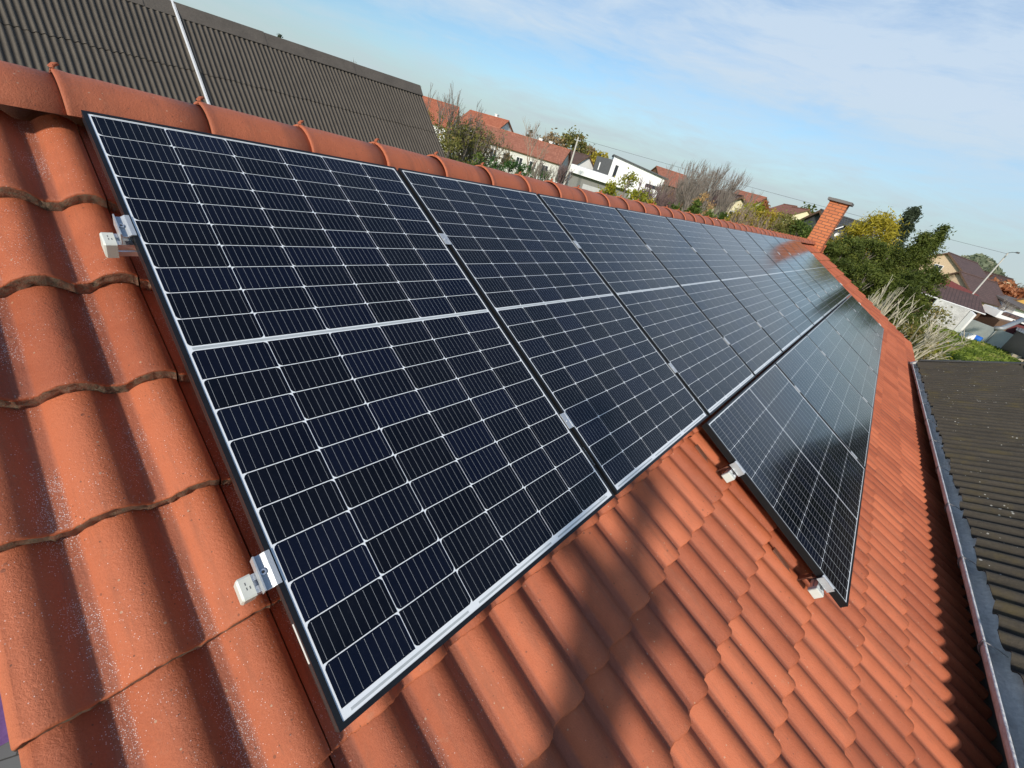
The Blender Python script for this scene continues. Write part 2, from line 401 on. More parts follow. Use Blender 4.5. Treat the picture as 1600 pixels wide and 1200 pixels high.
# north slope, mirrored coarse sheet in the same tile
YR = 0.245                                        # ridge axis
mbn = MB(); tvn = []; lwn = []
ZRT = ZR + 0.02
usn = [U0 + 0.0375 * i for i in range(int((U1 - U0) / 0.0375) + 1)]
for c in range(0, 13):
    d0 = 0.02 + c * GA; d1 = d0 + GA
    for (a, b) in ((0, 1),):
        vs = []
        for dd, ex in ((d0, 0.0), (d1, -0.024), (d1, 0.0)):
            for u in usn:
                h, t = hprof(u)
                yy = YR + dd * math.cos(S); zz_ = 4.985 - dd * math.sin(S) + (h - 0.024 - ex) 
                vs.append((u, yy, zz_)); tvn.append(0.5); lwn.append(0)
        n = len(usn)
        mbn.add(vs, [(r*n+j, r*n+j+1, (r+1)*n+j+1, (r+1)*n+j) for r in range(2) for j in range(n-1)])
north = mbn.build('roof_slope', [TILE], house, smooth=True, attr={'tvar': tvn, 'low': lwn})
# underlay, slab edges, verge boards, walls
mu = MB()
mu.quad(T(U0 + 0.02, -0.2, 0.215), T(U1 - 0.02, -0.2, 0.215), T(U1 - 0.02, VE - 0.02, 0.215), T(U0 + 0.02, VE - 0.02, 0.215))
mu.build('roof_underlay', UNDER, house)
mw = MB()
ez = T(0, VE - 0.45, 0.30).z; ys = T(0, VE - 0.45, 0.3).y; yn = YR + (YR - ys)
mw.add([(-0.12, ys, 0), (17.3, ys, 0), (17.3, yn, 0), (-0.12, yn, 0), (-0.12, ys, ez), (17.3, ys, ez), (17.3, yn, ez), (-0.12, yn, ez), (-0.12, YR, 4.72), (17.3, YR, 4.72)],
       [(0, 1, 5, 4), (2, 3, 7, 6), (0, 4, 8, 7, 3), (1, 2, 6, 9, 5)])
mw.build('wall', PLASTER, house)
for u in (U0 + 0.03, U1 - 0.05):
    mf = MB(); mf.prism([T(0, 0, 0.215) - T(0, 0, 0), T(0.02, 0, 0.215) - T(0, 0, 0), T(0.02, 0, 0.36) - T(0, 0, 0), T(0, 0, 0.36) - T(0, 0, 0)], T(u, -0.15, 0), T(u, VE - 0.02, 0)); mf.build('verge_board', BROWNW, house)
# ridge tiles: overlapping barrel caps with a raised lip and a nib at their near end
def make_cap():
    b = MB(); tva = []; rings = []
    def ring(x, sc, up):
        r = []
        for k in range(15):
            a = math.pi * k / 14
            cx = math.copysign(abs(math.cos(a)) ** 1.12, math.cos(a))
            hy = 0.138 * sc * cx; hz = 0.020 + (0.098 + 0.118 * (sc - 1)) * abs(math.sin(a)) ** 1.12 + up
            r.append((x, hy, hz))
        return r
    secs = [(0.0, 0.97, 0.0), (0.0, 1.035, 0.0), (0.006, 1.052, 0.0), (0.014, 1.048, 0), (0.026, 1.028, 0), (0.040, 1.014, 0), (0.10, 1.012, 0), (0.25, 0.985, -0.002), (0.40, 0.955, -0.004), (0.40, 0.90, -0.004)]
    vs = []
    for s_ in secs: vs += ring(*s_)
    n = 15
    b.add(vs, [(i*n+j, i*n+j+1, (i+1)*n+j+1, (i+1)*n+j) for i in range(len(secs)-1) for j in range(n-1)])
    # little nib on the crest at the lip
    nb = [(0.004, 0, 0.114), (0.001, 0, 0.126), (0.008, 0, 0.134), (0.020, 0, 0.139)]
    b.tube(nb, [0.012, 0.008, 0.006, 0.0035], 8)
    return b
cap0 = make_cap()
kx = -0.02 - 0.365
ci = 0
me0 = None
while kx < 16.75:
    if me0 is None:
        o = cap0.build('ridge_tile', CAPM, roof, smooth=True)
        a = o.data.attributes.new('tvar', 'FLOAT', 'POINT'); a.data.foreach_set('value', [0.5] * len(o.data.vertices)); me0 = o.data
    else:
        o = bpy.data.objects.new('ridge_tile', me0); COL.objects.link(o); o.parent = roof
    r = random.Random(ci)
    o.matrix_local = Matrix.Translation((kx + r.uniform(-.004, .004), YR, 4.944 + r.uniform(-.002, .002))) @ Matrix.Rotation(R_(r.uniform(-0.6, 0.6)), 4, 'Z') @ Matrix.Rotation(R_(r.uniform(-0.8, 0.8)), 4, 'X')
    kx += 0.365; ci += 1
o = bpy.data.objects.new('end_ridge_tile', me0); COL.objects.link(o); o.parent = roof
o.matrix_local = Matrix.Translation((17.42, YR, 4.95)) @ Matrix.Rotation(math.pi, 4, 'Z')
# brick chimney standing on the ridge near the far gable
m, t, p = newmat('orange_brick')
v = pos(t)
sx = N(t, 'ShaderNodeSeparateXYZ'); t.links.new(v, sx.inputs[0])
cb = N(t, 'ShaderNodeCombineXYZ'); t.links.new(Mth(t, 'ADD', sx.outputs[0], sx.outputs[1]), cb.inputs[0]); t.links.new(sx.outputs[2], cb.inputs[1])
br = N(t, 'ShaderNodeTexBrick', inp={'Scale': 1.0, 'Mortar Size': 0.012, 'Brick Width': 0.26, 'Row Height': 0.085, 'Color1': (0.62, 0.20, 0.075, 1), 'Color2': (0.50, 0.15, 0.06, 1), 'Mortar': (0.20, 0.085, 0.05, 1), 'Mortar Smooth': 0.2})
t.links.new(cb.outputs[0], br.inputs['Vector']); t.links.new(mixc(t, Mth(t, 'MULTIPLY', noise(t, v, 7, 4), 0.3), br.outputs[0], (0.45, 0.17, 0.08)), p.inputs['Base Color'])
p.inputs['Roughness'].default_value = 0.85; bump(t, p, Mth(t, 'SUBTRACT', 1.0, br.outputs['Fac']), 0.5, 0.01); BRICK = m
CX0, CX1, CY0, CY1 = 16.62, 17.12, -0.08, 0.42
mc = MB(); mc.box((-.25, -.25, -1.5), (.25, .25, 0))
chim = mc.build('chimney', BRICK, house, M=Matrix.Translation((CX0 + .25, CY0 + .25, 6.24)))
ms = MB(); ms.box((-.33, -.33, 0.002), (.33, .33, 0.075)); ms.box((-.17, -.17, 0.075), (.17, .17, 0.09))
cs = ms.build('chimney_cap', simple('grey_cap_slab', (0.16, 0.15, 0.145), 0.8), chim)
mfl = MB(); mfl.box((CX0 - .02, CY0 - .04, 4.80), (CX1 + .02, CY0 - .002, 4.97)); mfl.box((CX1 + .002, CY0 - .05, 4.7), (CX1 + .03, CY1 + .05, 5.03))
mfl.build('chimney_flashing', CAPM, house)

# ================================================================== SOLAR PANELS
W, H, GAP = 1.038, 1.755, 0.020
def frame_mesh():
    b = MB()
    prof = [(0.0, 0.0), (0.0105, 0.0), (0.0105, -0.0016), (0.0115, -0.0018), (0.0115, -0.006), (0.0022, -0.0062), (0.0022, -0.0325), (0.026, -0.0325), (0.026, -0.035), (0.0, -0.035),
            (0.0, -0.026), (0.0012, -0.0255), (0.0012, -0.0235), (0.0, -0.023), (0.0, -0.018), (0.0012, -0.0175), (0.0012, -0.0155), (0.0, -0.015), (0.0, -0.010), (0.0012, -0.0095), (0.0012, -0.0080), (0.0, -0.0075)]
    n = len(prof); cs = [(0, 0, 1, -1), (W, 0, -1, -1), (W, -H, -1, 1), (0, -H, 1, 1)]
    vs = [(x + dx * d, y + dy * d, h) for (x, y, dx, dy) in cs for d, h in prof]
    fs = [(c*n+i, c*n+(i+1) % n, ((c+1) % 4)*n+(i+1) % n, ((c+1) % 4)*n+i) for c in range(4) for i in range(n)]
    b.add(vs, fs); return b
def laminate_mesh():
    b = MB(); zt = -0.0016
    b.quad((0.0105, -H + 0.0105, zt), (W - 0.0105, -H + 0.0105, zt), (W - 0.0105, -0.0105, zt), (0.0105, -0.0105, zt))
    b.quad((0.0105, -0.0105, zt - 0.004), (W - 0.0105, -0.0105, zt - 0.004), (W - 0.0105, -H + 0.0105, zt - 0.004), (0.0105, -H + 0.0105, zt - 0.004))
    return b
X0 = 0.0165; CW = 0.1659; CG = 0.0018; CH = 0.0826; RG = 0.0022
def cells_mesh():
    b = MB(); cv = []; za = -0.0012; zb = -0.0008
    r = random.Random(3)
    def q(x0, y0, x1, y1, zz_, mi):
        b.add([(x0, y1, zz_), (x1, y1, zz_), (x1, y0, zz_), (x0, y0, zz_)], [(0, 1, 2, 3)], mi); cv.extend([0] * 4)
    for half in (0, 1):
        ytop = -0.0185 if half == 0 else -0.8790
        for col in range(6):
            x0 = X0 + col * (CW + CG); x1 = x0 + CW
            chtop = (col % 2 == 1) if half == 0 else (col % 2 == 0)
            for row in range(10):
                y0 = ytop - row * (CH + RG); y1 = y0 - CH; c = 0.0085
                if chtop: P = [(x0, y1), (x1, y1), (x1, y0 - c), (x1 - c * .35, y0 - c * .35), (x1 - c, y0), (x0 + c, y0), (x0 + c * .35, y0 - c * .35), (x0, y0 - c)]
                else: P = [(x0, y1 + c), (x0 + c * .35, y1 + c * .35), (x0 + c, y1), (x1 - c, y1), (x1 - c * .35, y1 + c * .35), (x1, y1 + c), (x1, y0), (x0, y0)]
                b.add([(x, y, za) for x, y in P], [tuple(range(8))], 0); cv.extend([r.random() ** 2] * 8)
                for k in range(9):
                    bx = x0 + (k + 0.5) * CW / 9
                    q(bx - 0.00036, y0 - 0.0035, bx + 0.00036, y1 + 0.0035, zb, 1)
                    q(bx - 0.00065, y0 - 0.0035, bx + 0.00065, y0 - 0.0049, zb + .0001, 1); q(bx - 0.00065, y1 + 0.0049, bx + 0.00065, y1 + 0.0035, zb + .0001, 1)
    q(0.022, -0.0135, W - 0.022, -0.0158, za, 2)
    q(0.022, -0.8680, W - 0.022, -0.8755, za, 2)
    for s_ in range(3): q(0.03 + s_ * 0.335, -1.7335, 0.33 + s_ * 0.335, -1.7385, za, 2)
    for k in range(9): q(W - 0.085 + k * 0.0045, -1.7285, W - 0.0825 + k * 0.0045 + (k % 3) * .0006, -1.7325, za, 2)   # faint printed serial bars
    return b, cv
def build_panel(label, M):
    t_ = thing('solar_panel', label, 'solar panel', M, 'black framed solar panels on the tiled roof')
    kid(t_, frame_mesh().build('frame', FRAME, t_))
    kid(t_, laminate_mesh().build('backsheet', BACK, t_))
    b, cv = cells_mesh(); o = b.build('cell_grid', [CELL, BUSB, RIBB], t_, attr={'cvar': cv}); kid(t_, o)
    b = MB(); b.box((-0.0006, -1.625, -0.024), (-0.0001, -1.545, -0.012), 0)
    kid(t_, b.build('side_label', STICK, t_)); return t_
ORD = ['first', 'second', 'third', 'fourth', 'fifth', 'sixth', 'seventh', 'eighth', 'ninth', 'tenth', 'eleventh', 'twelfth']
UL = ['nearest and largest upright solar panel, at the near end of the upper row'] + ['%s upright solar panel of the upper row, counting from the near end' % ORD[k] for k in range(1, 11)] + ['farthest upright solar panel of the upper row, nearest the chimney']
LL = ['first landscape solar panel of the lower row, two white rail ends on its near side'] + ['%s landscape solar panel of the lower row, counting from the near end' % ORD[k] for k in range(1, 5)] + ['farthest landscape solar panel of the lower row']
p0 = build_panel(UL[0], roofmat(0, 0))
for k in range(1, 12):
    c = copy_tree(p0); c['label'] = UL[k]; r = random.Random(k)
    c.matrix_world = roofmat(k * (W + GAP), r.uniform(-.001, .001), r.uniform(-.0012, .0012)) @ Matrix.Rotation(R_(r.uniform(-.06, .06)), 4, 'X')
U2, V2 = 2.020, 1.774
for k in range(6):
    c = copy_tree(p0); c['label'] = LL[k]; r = random.Random(50 + k)
    # landscape: local -y (long side) runs along +u, local x runs down-slope
    c.matrix_world = roofmat(U2 + k * (H + GAP) + (H), V2, r.uniform(-.001, .001), -math.pi / 2) if False else roofmat(U2 + k * (H + GAP), V2 + W, r.uniform(-.001, .001), math.pi / 2)
# rails -------------------------------------------------------------
def rail(u0, u1, v, label, hooks):
    L = u1 - u0
    t_ = thing('mounting_rail', label, 'mounting rail', roofmat(u0, v, 0.0), 'aluminium rails under the panels')
    b = MB(); y0, y1, za, zb = -0.020, 0.020, -0.0365, -0.0765
    pr = [(y0, zb), (y1, zb), (y1, zb + .016), (y1 - .003, zb + .018), (y1 - .003, zb + .022), (y1, zb + .024), (y1, za), (0.006, za), (0.006, za - .006), (-0.006, za - .006), (-0.006, za), (y0, za), (y0, zb + .024), (y0 + .003, zb + .022), (y0 + .003, zb + .018), (y0, zb + .016)]
    b.prism([Vector((0, y, z_)) for y, z_ in pr], (0.026, 0, 0), (L, 0, 0)); b.build('rail_bar', ALU, t_)
    b = MB(); pr2 = [(y0 - .003, zb - .003), (y1 + .003, zb - .003), (y1 + .003, za + .0005), (y1 - .001, za + .003), (y0 + .001, za + .003), (y0 - .003, za + .0005)]
    b.prism([Vector((0, y, z_)) for y, z_ in pr2], (0.004, 0, 0), (0.0258, 0, 0))
    b.add([(0.004, pr2[i][0], pr2[i][1]) for i in range(6)] + [(0.0, pr2[i][0] * .88, (pr2[i][1] + .0565) * .88 - .0565) for i in range(6)], [(i, (i+1) % 6, 6+(i+1) % 6, 6+i) for i in range(6)] + [tuple(range(6, 12))])
    e = b.build('end_cap', PLAS, t_)
    b = MB()
    for (xx, yy) in ((0.013, -0.006), (0.013, 0.004), (0.019, -0.006)): b.box((xx - .0008, yy, za + .003), (xx + .0008, yy + .006, za + .0034))
    b.build('embossed_mark', INK, e)
    for hu in hooks:
        b = MB(); x = hu - u0
        b.box((x - .016, .021, zb - .012), (x + .016, .027, za - .004)); b.box((x - .016, -.03, zb - .018), (x + .016, .027, zb - .012))
        b.box((x - .016, .027, -.150), (x + .016, .033, zb + .01)); b.box((x - .016, .033, -.150), (x + .016, .20, -.144))
        b.build('roof_hook', RUST, t_)
    return t_
rail(-0.058, 12.73, 0.475, 'upper aluminium rail under the top row, white capped end beside the first panel', [-0.0 + .06 + 1.2 * k for k in range(11)])
rail(-0.058, 12.73, 1.436, 'lower aluminium rail under the top row, white capped end on the near tiles', [.06 + 1.2 * k for k in range(11)])
rail(1.945, 12.69, 2.053, 'upper rail of the lower row with square white end cap', [2.06 + 1.2 * k for k in range(9)])
rail(1.945, 12.69, 2.690, 'lower rail of the lower row, its white end cap by the bottom panel corner', [2.06 + 1.2 * k for k in range(9)])
# clamps ------------------------------------------------------------
def end_clamp(label, M):
    t_ = thing('end_clamp', label, 'clamp', M, 'end clamps holding the outer panel frames')
    b = MB()
    pr = [(0.0075, 0.0008), (0.0075, 0.0034), (-0.002, 0.0034), (-0.010, -0.0035), (-0.020, -0.0035), (-0.0215, 0.0045), (-0.0245, 0.0045), (-0.0245, -0.030), (-0.0222, -0.0302), (-0.0218, -0.0062), (-0.009, -0.0062), (-0.0022, -0.0008), (-0.0012, 0.0008)]
    b.prism([Vector((x, 0, z_)) for x, z_ in pr], (0, -.036, 0), (0, .036, 0)); kid(t_, b.build('clamp_body', ALUL, t_))
    b = MB(); b.tube([(-.0155, 0, -.0036), (-.0155, 0, .0012)], .0062, 14); bo = b.build('bolt', ALU, t_); kid(t_, bo)
    b = MB(); b.tube([(-.0155, 0, .0013), (-.0155, 0, .0016)], .0032, 6); kid(bo, b.build('socket', DARK, bo)); return t_
def mid_clamp(label, M):
    t_ = thing('mid_clamp', label, 'clamp', M, 'mid clamps bridging neighbouring panel frames')
    b = MB(); pr = [(-.0175, .0008), (.0175, .0008), (.0175, .0032), (.011, .0034), (.010, .0024), (-.010, .0024), (-.011, .0034), (-.0175, .0032)]
    b.prism([Vector((x, 0, z_)) for x, z_ in pr], (0, -.033, 0), (0, .033, 0)); kid(t_, b.build('clamp_plate', ALUL, t_))
    b = MB(); b.tube([(0, 0, .0025), (0, 0, .0052)], .0058, 12); kid(t_, b.build('bolt', ALU, t_)); return t_
M180 = Matrix.Rotation(math.pi, 4, 'Z')
ec = None; mc_ = None
def place(proto, fn, label, M):
    if proto is None: return fn(label, M)
    c = copy_tree(proto); c['label'] = label; c.matrix_world = M; return proto
EU = 12 * W + 11 * GAP; EL = U2 + 6 * H + 5 * GAP
for v_, nm in ((0.465, 'upper'), (1.428, 'lower')):
    ec = place(ec, end_clamp, 'pale end clamp on the near edge of the first upper panel, %s of two' % nm, roofmat(0, v_))
    place(ec, end_clamp, 'end clamp at the far end of the upper panel row, on the %s rail' % nm, roofmat(EU, v_) @ M180)
    for k in range(1, 12):
        mc_ = place(mc_, mid_clamp, 'silver mid clamp between the %s and %s upper panels, on the %s rail' % (ORD[k-1], ORD[k], nm), roofmat(k * (W + GAP) - GAP / 2, v_))
for v_, nm in ((2.045, 'upper'), (2.685, 'lower')):
    place(ec, end_clamp, 'ivory end clamp on the near edge of the lower panel row, %s of the two' % nm, roofmat(U2, v_))
    place(ec, end_clamp, 'end clamp at the far end of the lower panel row, on its %s rail' % nm, roofmat(EL, v_) @ M180)
    for k in range(1, 6):
        place(mc_, mid_clamp, 'silver mid clamp between the %s and %s lower panels, on the %s rail' % (ORD[k-1], ORD[k], nm), roofmat(U2 + k * (H + GAP) - GAP / 2, v_))
# serial sticker sitting on the frame of the first panel in the gap
b = MB(); b.box((1.0385, -1.622, -0.0095), (1.0465, -1.548, -0.0085), 0)
rr = random.Random(4)
for k in range(11): b.box((1.0396, -1.618 + k * .0063, -0.0085), (1.0454, -1.618 + k * .0063 + rr.uniform(.0008, .0034), -0.0082), 1)
so = b.build('frame_sticker', [STICK, INK], p0)
so.matrix_parent_inverse = Matrix.Identity(4)

# ================================================================== NEIGHBOUR BUILDING ON THE RIGHT
nb = thing('corrugated_outbuilding', 'low outbuilding with mossy grey corrugated roof beside the tiled eave', 'building')
TH = R_(27.0)
def corr_sheet(name, x0, x1, pitch, amp, P0, dirv, nrm, length, rows, mat, parent, lap=0.02, step=8, wav=0.006, wob=0.0):
    """corrugations run along dirv from line P0(x); rows = list of lap distances"""
    b = MB(); low = []
    nx = int((x1 - x0) / pitch * step); dirv = Vector(dirv).normalized(); nrm = Vector(nrm).normalized()
    bounds = [0] + rows + [length]
    for ri in range(len(bounds) - 1):
        a, c = bounds[ri], bounds[ri + 1]; base = len(b.v)
        cuts = [a - (0.0 if ri == 0 else 0.02)] + [a + (c - a) * k_ / 5 for k_ in range(1, 5)] + [c + (0.10 if ri < len(bounds) - 2 else 0)]
        lift = ((len(bounds) - 2 - ri)) * 0.0
        vs = []
        for q_i, q in enumerate(cuts):
            for i in range(nx + 1):
                x = x0 + (x1 - x0) * i / nx; ph = 2 * math.pi * (x - x0) / pitch
                h = amp * math.cos(ph)
                up = 0.012 if q_i == 0 else (0.008 if q_i < 5 else -0.004)
                j = wav * math.sin(x * 7.3 + ri * 2) * 1.3 + wav * math.sin(x * 23.1 + ri)
                sag = 0.012 * math.sin(q * 1.1 + x * .4)
                pnt = Vector(P0(x)) + Vector((wob * math.sin(q * 2.1 + x * .9 + ri), 0, 0)) + dirv * (q + (j if q_i == 0 else 0)) + nrm * (h + up + sag)
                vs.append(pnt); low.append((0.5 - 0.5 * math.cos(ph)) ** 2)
        n = nx + 1
        b.add(vs, [(r*n+j, r*n+j+1, (r+1)*n+j+1, (r+1)*n+j) for r in range(5) for j in range(nx)])
        # front thickness at the lower edge
        b.add([v_ for v_ in vs[:n]] + [v_ - nrm * 0.008 for v_ in vs[:n]], [(j, n + j, n + j + 1, j + 1) for j in range(nx)]); low.extend([1.0] * 2 * n)
    return b.build(name, mat, parent, smooth=True, attr={'low': low})
def gz(x): return 3.47 - 0.0145 * (x - 2.0)      # the gutter falls slightly towards the far end
GX0, GX1 = 0.4, 12.95
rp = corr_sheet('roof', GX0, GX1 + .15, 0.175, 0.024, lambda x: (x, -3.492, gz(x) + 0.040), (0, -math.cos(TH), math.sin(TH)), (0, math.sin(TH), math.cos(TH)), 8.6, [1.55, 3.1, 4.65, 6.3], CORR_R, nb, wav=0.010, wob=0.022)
# gutter: half round trough with rolled rim, joints every metre
GUT = simple('weathered_gutter', (0.72, 0.70, 0.67), 0.5, 0.0, 0.30, 4.5, 0.8, 16, 0.4)
b = MB(); gy, rad = -3.498, 0.084
def gring(x, r, n=15, a0=0, a1=math.pi): return [(x, gy + r * math.cos(a), gz(x) - 0.0 - r * math.sin(a)) for a in [a0 + (a1 - a0) * k / (n - 1) for k in range(n)]]
xs = [GX0 + (GX1 - GX0) * i / 40 for i in range(41)]
for rr_ in (rad, rad - .0025):
    vs = [q for x in xs for q in gring(x, rr_)]
    b.add(vs, [(i*15+j, i*15+j+1, (i+1)*15+j+1, (i+1)*15+j) for i in range(40) for j in range(14)])
b.tube([(x, gy + rad - .004, gz(x) + .003) for x in xs], .0075, 8); b.tube([(x, gy - rad + .002, gz(x)) for x in xs], .003, 5)
gut = b.build('gutter', GUT, nb, smooth=True)
RING = simple('gutter_joint', (0.30, 0.28, 0.275), 0.45, 0.2, 0.1, 5)
for k in range(0, 11):
    x = 2.12 + k * 0.99
    b = MB()
    for dx in (-.010, .010):
        pass
    pts = [(x, gy + (rad + .006) * math.cos(a), gz(x) - (rad + .006) * math.sin(a)) for a in [-.12 + (math.pi + .1) * i / 16 for i in range(17)]]
    for i in range(16):
        p_, q_ = Vector(pts[i]), Vector(pts[i + 1])
        b.add([p_ + Vector((-.014, 0, 0)), p_ + Vector((.014, 0, 0)), q_ + Vector((.014, 0, 0)), q_ + Vector((-.014, 0, 0))], [(0, 1, 2, 3)])
    b.tube(pts, .0045, 6)
    b.tube([(x, gy + rad + .004, gz(x) + .008), (x, gy + .03, gz(x) + .012), (x, gy - .03, gz(x) + .004)], [.005, .004, .002], 6)
    b.build('gutter_bracket', RING, gut, smooth=True)
b = MB()
b.prism([Vector((0, .02, .06)), Vector((0, .10, -.02)), Vector((0, .02, -.09)), Vector((0, -.10, -.04)), Vector((0, -.06, .03))], (GX1 + .02, gy, gz(GX1)), (GX1 + .15, gy, gz(GX1)))
b.build('gutter_end_piece', simple('pale_end_piece', (0.62, 0.60, 0.56), 0.6), gut)
b = MB()
b.add([(GX0, -3.72, 0), (GX1 - .1, -3.72, 0), (GX1 - .1, -3.72, 3.36), (GX0, -3.72, 3.36)], [(0, 1, 2, 3)])
zt_ = 3.36 + 8.4 * math.sin(TH); yt = -3.72 - 8.4 * math.cos(TH)
b.add([(GX1 - .1, -3.72, 0), (GX1 - .1, yt, 0), (GX1 - .1, yt, zt_ - .1), (GX1 - .1, -3.72, 3.28)], [(0, 1, 2, 3)])
b.add([(GX0, -3.72, 0), (GX0, yt, 0), (GX0, yt, zt_ - .1), (GX0, -3.72, 3.28)], [(3, 2, 1, 0)])
b.build('wall', simple('grey_render', (0.20, 0.19, 0.18), 0.9), nb)
b = MB(); b.box((GX0, -3.70, 3.30), (GX1, -3.66, 3.44)); b.build('fascia_board', BROWNW, nb)
b = MB(); dv_ = Vector((0, -math.cos(TH), math.sin(TH)))
b.prism([Vector((0, 0, .05)), Vector((.12, 0, .05)), Vector((.12, 0, -.10)), Vector((.10, 0, -.10)), Vector((.10, 0, .03)), Vector((0, 0, .03))], Vector((GX1 + .06, -3.50, gz(GX1) + .055)), Vector((GX1 + .06, -3.50, gz(GX1) + .055)) + dv_ * 8.6)
b.build('verge_trim', simple('dark_trim', (0.05, 0.048, 0.045), 0.7), nb)

# ================================================================== BARN BEHIND THE RIDGE (upper left)
barn = thing('corrugated_barn', 'tall barn with brown corrugated roof filling the upper left behind the ridge', 'barn')
YB = 12.0; TB = R_(42.0); BX0, BX1 = -14.0, 9.50
def bz(x): return 5.84 + (x - 3.06) * 0.0155
bd = Vector((0, math.cos(TB), math.sin(TB))); bn = Vector((0, -math.sin(TB), math.cos(TB)))
LB = 7.2
def bp0(x): return Vector((x, YB, bz(x))) - bd * LB
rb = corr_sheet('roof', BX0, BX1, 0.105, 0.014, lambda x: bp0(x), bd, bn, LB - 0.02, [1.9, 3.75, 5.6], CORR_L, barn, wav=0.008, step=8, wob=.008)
rb2 = MB()
rb2.add([(BX0, YB, bz(BX0)), (BX1, YB, bz(BX1)), (BX1, YB + 5, bz(BX1) - 4.5), (BX0, YB + 5, bz(BX0) - 4.5)], [(0, 1, 2, 3)])
rb2.build('roof_slope', CORR_L, barn)
b = MB()
for i in range(20):
    x0 = BX0 + (BX1 - BX0) * i / 20; x1 = BX0 + (BX1 - BX0) * (i + 1) / 20 + .03; dz = .006 * (i % 2)
    a0 = Vector((x0, YB, bz(x0))); a1 = Vector((x1, YB, bz(x1)))
    for q0, q1 in ((a0, a1),):
        b.add([q0 - bd * .30 + bn * (.026 + dz), q1 - bd * .30 + bn * (.030 + dz), q1 + bn * (.03) + Vector((0, 0, .06 + dz)), q0 + bn * .03 + Vector((0, 0, .055 + dz))], [(0, 1, 2, 3)])
        b.add([q0 + bn * .03 + Vector((0, 0, .055 + dz)), q1 + bn * .03 + Vector((0, 0, .06 + dz)), q1 + Vector((0, .3, -.2)), q0 + Vector((0, .3, -.2))], [(0, 1, 2, 3)])
    b.add([a0 - bd * .30 + bn * (.026 + dz), a1 - bd * .30 + bn * (.030 + dz), a1 - bd * .30 + bn * .006, a0 - bd * .30 + bn * .006], [(0, 1, 2, 3)])
b.build('ridge_cap', simple('brown_ridge_cap', (0.100, 0.085, 0.070), 0.9, 0, 0.25, 3, 0.3, 30), rb, attr={'low': [0.0] * len(b.v)})
b = MB(); sxp = 3.02
P_a = bp0(sxp) + bn * .055; 
b.prism([Vector((-.018, 0, 0)), Vector((.018, 0, 0)), Vector((.018, 0, 0)) + bn * .02, Vector((-.018, 0, 0)) + bn * .02], P_a + bn * .0, P_a + bd * (LB + .16))
b.prism([Vector((.030, 0, 0)), Vector((.040, 0, 0)), Vector((.040, 0, 0)) + bn * .012, Vector((.030, 0, 0)) + bn * .012], P_a, P_a + bd * (LB + .1))
b.build('white_flashing', WHITE, rb)
b = MB()
eb = bp0(0); ze = eb.z - .15; ye = eb.y + .3
b.add([(BX0, ye, 0), (BX1 - .25, ye, 0), (BX1 - .25, ye, ze), (BX0, ye, ze)], [(0, 1, 2, 3)])
b.add([(BX1 - .25, ye, 0), (BX1 - .25, YB + 4.5, 0), (BX1 - .25, YB + 4.5, bz(BX1) - 4.3), (BX1 - .25, YB, bz(BX1) - .15), (BX1 - .25, ye, ze)], [(0, 1, 2, 3, 4)])
b.build('wall', PLASTER, barn)

# ================================================================== GROUND
def pol(az, D, z_=0.0):
    return Vector((CAMP.x + D * math.cos(R_(az)), CAMP.y + D * math.sin(R_(az)), z_))
def hz(el, D): return CAMP.z + D * math.tan(R_(el))
m, t, p = newmat('rough_grass_ground'); v = wpos(t)
f = Mth(t, 'MULTIPLY_ADD', noise(t, v, 0.09, 6, 0.65), 0.5, Mth(t, 'MULTIPLY', noise(t, v, 2.2, 5, 0.7), 0.5))
t.links.new(ramp(t, f, [(0.34, (0.13, 0.13, 0.04)), (0.44, (0.16, 0.20, 0.03)), (0.54, (0.22, 0.28, 0.045)), (0.66, (0.28, 0.27, 0.09))]), p.inputs['Base Color'])
p.inputs['Roughness'].default_value = 0.95; bump(t, p, noise(t, v, 9, 5, 0.7), 0.8, 0.1); GRASS = m
b = MB(); b.quad((-1500, -3000, 0), (3500, -3000, 0), (3500, 3000, 0), (-1500, 3000, 0)); tag(b.build('ground', GRASS), kind='structure')
m, t, p = newmat('grey_pavers'); v = wpos(t)
br = N(t, 'ShaderNodeTexBrick', inp={'Scale': 1.0, 'Mortar Size': 0.006, 'Brick Width': 0.20, 'Row Height': 0.16, 'Color1': (0.17, 0.17, 0.16, 1), 'Color2': (0.11, 0.115, 0.115, 1), 'Mortar': (0.045, 0.045, 0.04, 1)})
t.links.new(mapping(t, v, (1, 1, 1), (0, 0, 0.35)), br.inputs['Vector']); t.links.new(br.outputs[0], p.inputs['Base Color']); p.inputs['Roughness'].default_value = 0.85
bump(t, p, Mth(t, 'SUBTRACT', 1.0, br.outputs['Fac']), 0.6, 0.01)
b = MB(); b.box((-6, -8, -0.2), (-0.15, 7, 0.004)); tag(b.build('paved_yard', m), kind='structure')
gg_ = np.random.default_rng(9); n = 16000
A_ = gg_.uniform(-16, -5.5, n); D_ = gg_.uniform(30, 68, n)
GP_ = (A_, D_)
